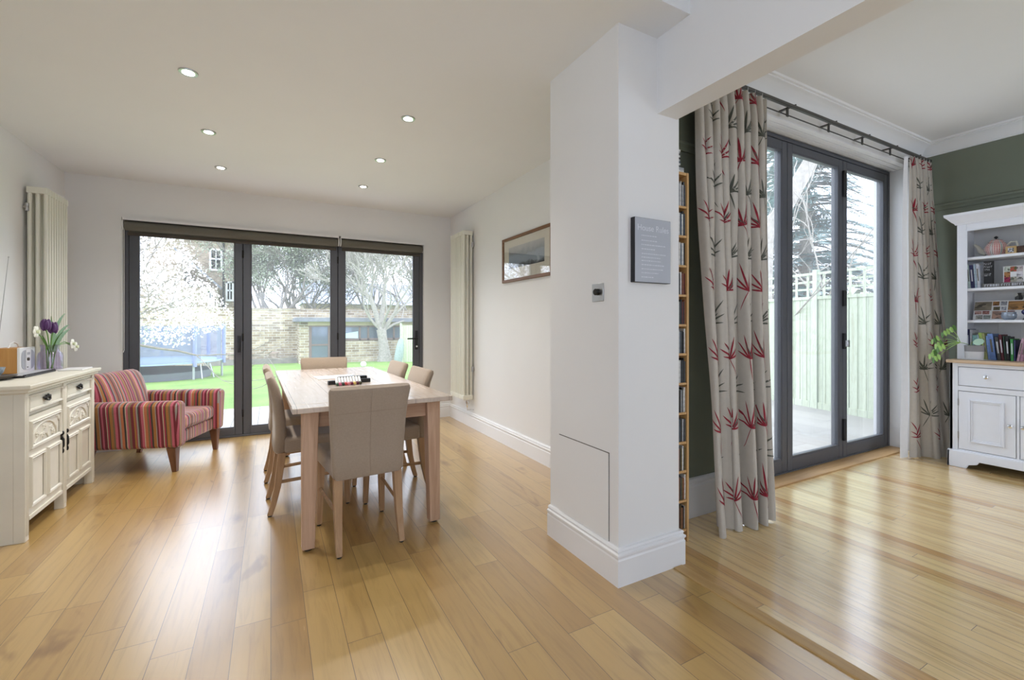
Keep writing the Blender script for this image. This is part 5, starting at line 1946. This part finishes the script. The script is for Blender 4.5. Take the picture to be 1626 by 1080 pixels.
bare_tree('ivy covered tree behind the brick wall, seen through the middle door leaf', .3, 27.5, 8.5, 31, 5, 'barkd', .2, 'bush', 14)
bare_tree('bare twiggy tree behind the brick wall, left of the studio roof', 2.6, 27.5, 8.5, 33, 6, 'barkd', .12)
bare_tree('bare tree rising behind the studio on its right half', 7.5, 27.0, 9, 35, 6, 'barkd', .14)
bare_tree('bushy grey-green tree far behind the wall, left of the blue-grey roof', 1.3, 30.5, 8, 37, 5, 'barkd', .14, 'bush', 12)
bare_tree('bare tree farthest along the wall behind the studio', 10.2, 29.0, 9, 39, 6, 'barkd', .14)
bare_tree('bare tree behind the wall between the ivy covered tree and the studio', 1.5, 30.5, 9, 43, 6, 'barkd', .13)
bare_tree('bare tree in front of the blue-grey roof of the long low house', 5.6, 31, 10, 45, 6, 'barkd', .14)

# tarpaulin bag and green panel by the tree
tbg = MB().lathe([(.02, 0), (.17, .02), (.20, .3), (.17, .75), (.10, 1.05), (.03, 1.12)], (5.02, 20.1, gz(20.1)), 14).build('garden_sack', simple('tarpaulin_grey_green', lin(140, 156, 150), .6, var=.15), None, off=(5.02, 20.1, gz(20.1)))
tbg.location = (5.02, 20.1, gz(20.1))
tbg.rotation_euler = (0, math.radians(8), 0)
tag(tbg, 'grey-green tarpaulin sack leaning beside the bare tree trunk', 'sack')
gp_ = thing('fence_panel', 'yellow-green wooden fence panel right of the bare tree at the lawn edge', 'fence', (5.5, 20.5, gz(20.5)))
M['fenceg'] = planks('fence_pale_green', .10, 8, [(0, lin(180, 190, 156)), (1, lin(196, 204, 172))], rough=.85, gap=.05, knots=.3, gapcol=(.16, .2, .13, 1), grain=.25)
M['fencegy'] = planks('fence_pale_green_side', .125, 8, [(0, lin(182, 192, 164)), (1, lin(200, 208, 184))], rough=.85, gap=.03, knots=.35, gapcol=(.3, .35, .27, 1), grain=.25, axis='x')
MB().box(5.30, 7.2, 20.5, 20.54, gz(20.5), 1.15).build('boards', M['fenceg'], gp_)
MB().box(5.23, 5.31, 20.47, 20.56, gz(20.5), 1.25).build('post', M['fencegy'], gp_)

# trellis-topped fence along the right boundary
fa, fb_ = Vector((6.86, 2.3)), Vector((7.55, 5.75))
fd = (fb_ - fa)
seg = 1.2
ang_f = math.atan2(fd.y, fd.x)
fdn = fd.normalized()
for i in range(5):
    p = fa + fdn * (seg * i - 1.0)
    t = thing('fence_panel', ['pale green trellis-topped fence panel nearest the house wall', 'pale green trellis-topped fence panel behind the far door leaf', 'pale green trellis-topped fence panel in the middle of the run', 'pale green trellis-topped fence panel behind the middle door leaf', 'pale green trellis-topped fence panel at the far end of the run'][i], 'fence', (p.x, p.y, -.05), group='trellis fence along the patio', rz=ang_f - PI / 2)
    # local +y runs along the fence; boards vary along y
    mb = MB()
    nb = 10
    for k in range(nb):
        y0_ = .07 + (seg - .07) * k / nb
        mb.hexa([(-.012, y0_, .09), (.004, y0_, .09), (.004, y0_ + (seg - .07) / nb + .012, .09), (.0, y0_ + (seg - .07) / nb + .012, .09)], [(-.012, y0_, 1.62), (.004, y0_, 1.62), (.004, y0_ + (seg - .07) / nb + .012, 1.62), (.0, y0_ + (seg - .07) / nb + .012, 1.62)])
    mb.build('boards', M['fencegy'], t)
    MB().box(-.03, .03, 0, .07, 0, 2.06).build('post', M['fencegy'], t)
    MB().box(-.02, .012, .07, seg, 0, .095).build('gravel_board', M['fencegy'], t)
    tl = MB().box(-.022, .018, .07, seg, 1.62, 1.665).box(-.022, .018, .07, seg, 1.985, 2.02)
    for k in range(6):
        y0_ = .07 + (seg - .07) * (k + .5) / 6
        tl.box(-.014, 0, y0_ - .015, y0_ + .015, 1.66, 1.99)
    for z in (1.775, 1.885):
        tl.box(0, .012, .07, seg, z - .015, z + .015)
    tl.build('trellis', M['fencegy'], t)

# conifer beyond the fence
rs = random.Random(8)
cf = thing('conifer_tree', 'blue-green conifer beyond the trellis fence', 'tree', (12.4, 6.7, -.5))
mb = MB()
mb.tube([(12.4, 6.7, -.5), (12.4, 6.7, 8.5)], [.22, .04], 8)
fq = MB()
for k in range(330):
    z = rs.uniform(.4, 7.8)
    a = rs.uniform(0, 2 * PI)
    ln = (8.8 - z) / 8 * rs.uniform(2.0, 2.9)
    c_ = Vector((12.4, 6.7, z))
    pts = []
    for i in range(6):
        f = i / 5
        pts.append(c_ + Vector((math.cos(a) * ln * f, math.sin(a) * ln * f, .30 * f - .75 * f * f)))
    mb.tube(pts, [.03 * (1 - f / 6) for f in range(6)], 4, cap=False)
    for _ in range(int(120 * ln / 2)):
        f = rs.uniform(.15, 1)
        p = c_ + Vector((math.cos(a) * ln * f, math.sin(a) * ln * f, .30 * f - .75 * f * f))
        w = (1.1 - f) * .55
        sd_ = rs.uniform(-1, 1)
        d = Vector((math.cos(a + sd_ * .9), math.sin(a + sd_ * .9), rs.uniform(-.35, .05))).normalized()
        q = p + d * rs.uniform(.15, .42) + Vector((-math.sin(a), math.cos(a), 0)) * sd_ * w * .5
        b_ = d.cross(Vector((0, 0, 1))).normalized() * .026
        i = len(fq.v)
        fq.v += [tuple(p + Vector((-math.sin(a), math.cos(a), 0)) * sd_ * w * .5 - b_), tuple(q), tuple(p + Vector((-math.sin(a), math.cos(a), 0)) * sd_ * w * .5 + b_ + Vector((0, 0, -.02)))]
        fq.f.append((i, i + 1, i + 2))
        fq.m.append(0)
mb.build('trunk', M['bark'], cf, fix=False)
fq.build('foliage', M['conif'], cf, smooth=0, fix=False)

# bare pale climbing shrub and leaning limb just beyond the fence
rs = random.Random(14)
bs = thing('bare_shrub', 'pale tangled bare branches arching over the fence behind the middle door leaf', 'shrub', (8.2, 5.0, -.05))
mb = MB()
for k in range(16):
    x, y = 8.2 + rs.uniform(-.3, .3), 4.6 + rs.uniform(-.7, .7)
    p = Vector((x, y, -.05 + rs.uniform(0, .1)))
    d = Vector((rs.uniform(-.25, .15), rs.uniform(-.5, .5), 1)).normalized()
    pts, rr_ = [p], [.02]
    n_ = 16
    drift = Vector((rs.uniform(-.10, .06), rs.uniform(-.25, .25), rs.uniform(-.16, .0)))
    for i in range(n_):
        d = (d + drift * .55 + Vector((rs.uniform(-.12, .12), rs.uniform(-.15, .15), rs.uniform(-.1, .1)))).normalized()
        p = p + d * .24
        pts.append(p.copy())
        rr_.append(.018 * (1 - i / n_ * .7))
        if i > 6 and rs.random() < .5:
            grow(mb, p.copy(), d + Vector((rs.uniform(-.6, .6), rs.uniform(-.8, .8), rs.uniform(-.4, .4))), .5, .009, 2, rs, .7, 0, .75, (1, 2), (4, 3, 3), 0, None, .25, .004)
    mb.tube(pts, rr_, 6, cap=False)
mb.build('branches', M['barkp'], bs, fix=False)
lb_ = thing('bare_tree', 'thick pale tree limb leaning across the top of the middle right door leaf', 'tree', (7.98, 5.1, -.05))
mb = MB()
mb.tube([(7.98, 5.1, -.05), (8.0, 5.1, 1.5), (8.02, 5.05, 2.8), (8.2, 4.78, 3.35), (8.42, 4.45, 4.1), (8.6, 4.1, 5.0)], [.2, .17, .15, .14, .12, .1], 10)
mb.build('trunk', M['barkp'], lb_, fix=False)
hb = thing('hedge', 'distant grey-green hedge beyond the conifer', 'hedge', (16, 9, -.5), kind=None)
rs = random.Random(77)
mb = MB()
quads(mb, [Vector((rs.uniform(14.5, 16), rs.uniform(1, 16), rs.uniform(-.4, 2.2 + .5 * math.sin(k)))) for k in range(9000)], .10, rs)
mb.build('foliage', M['bush'], hb, smooth=0, fix=False)

for o in bpy.data.objects:
    if '_org' in o:
        del o['_org']
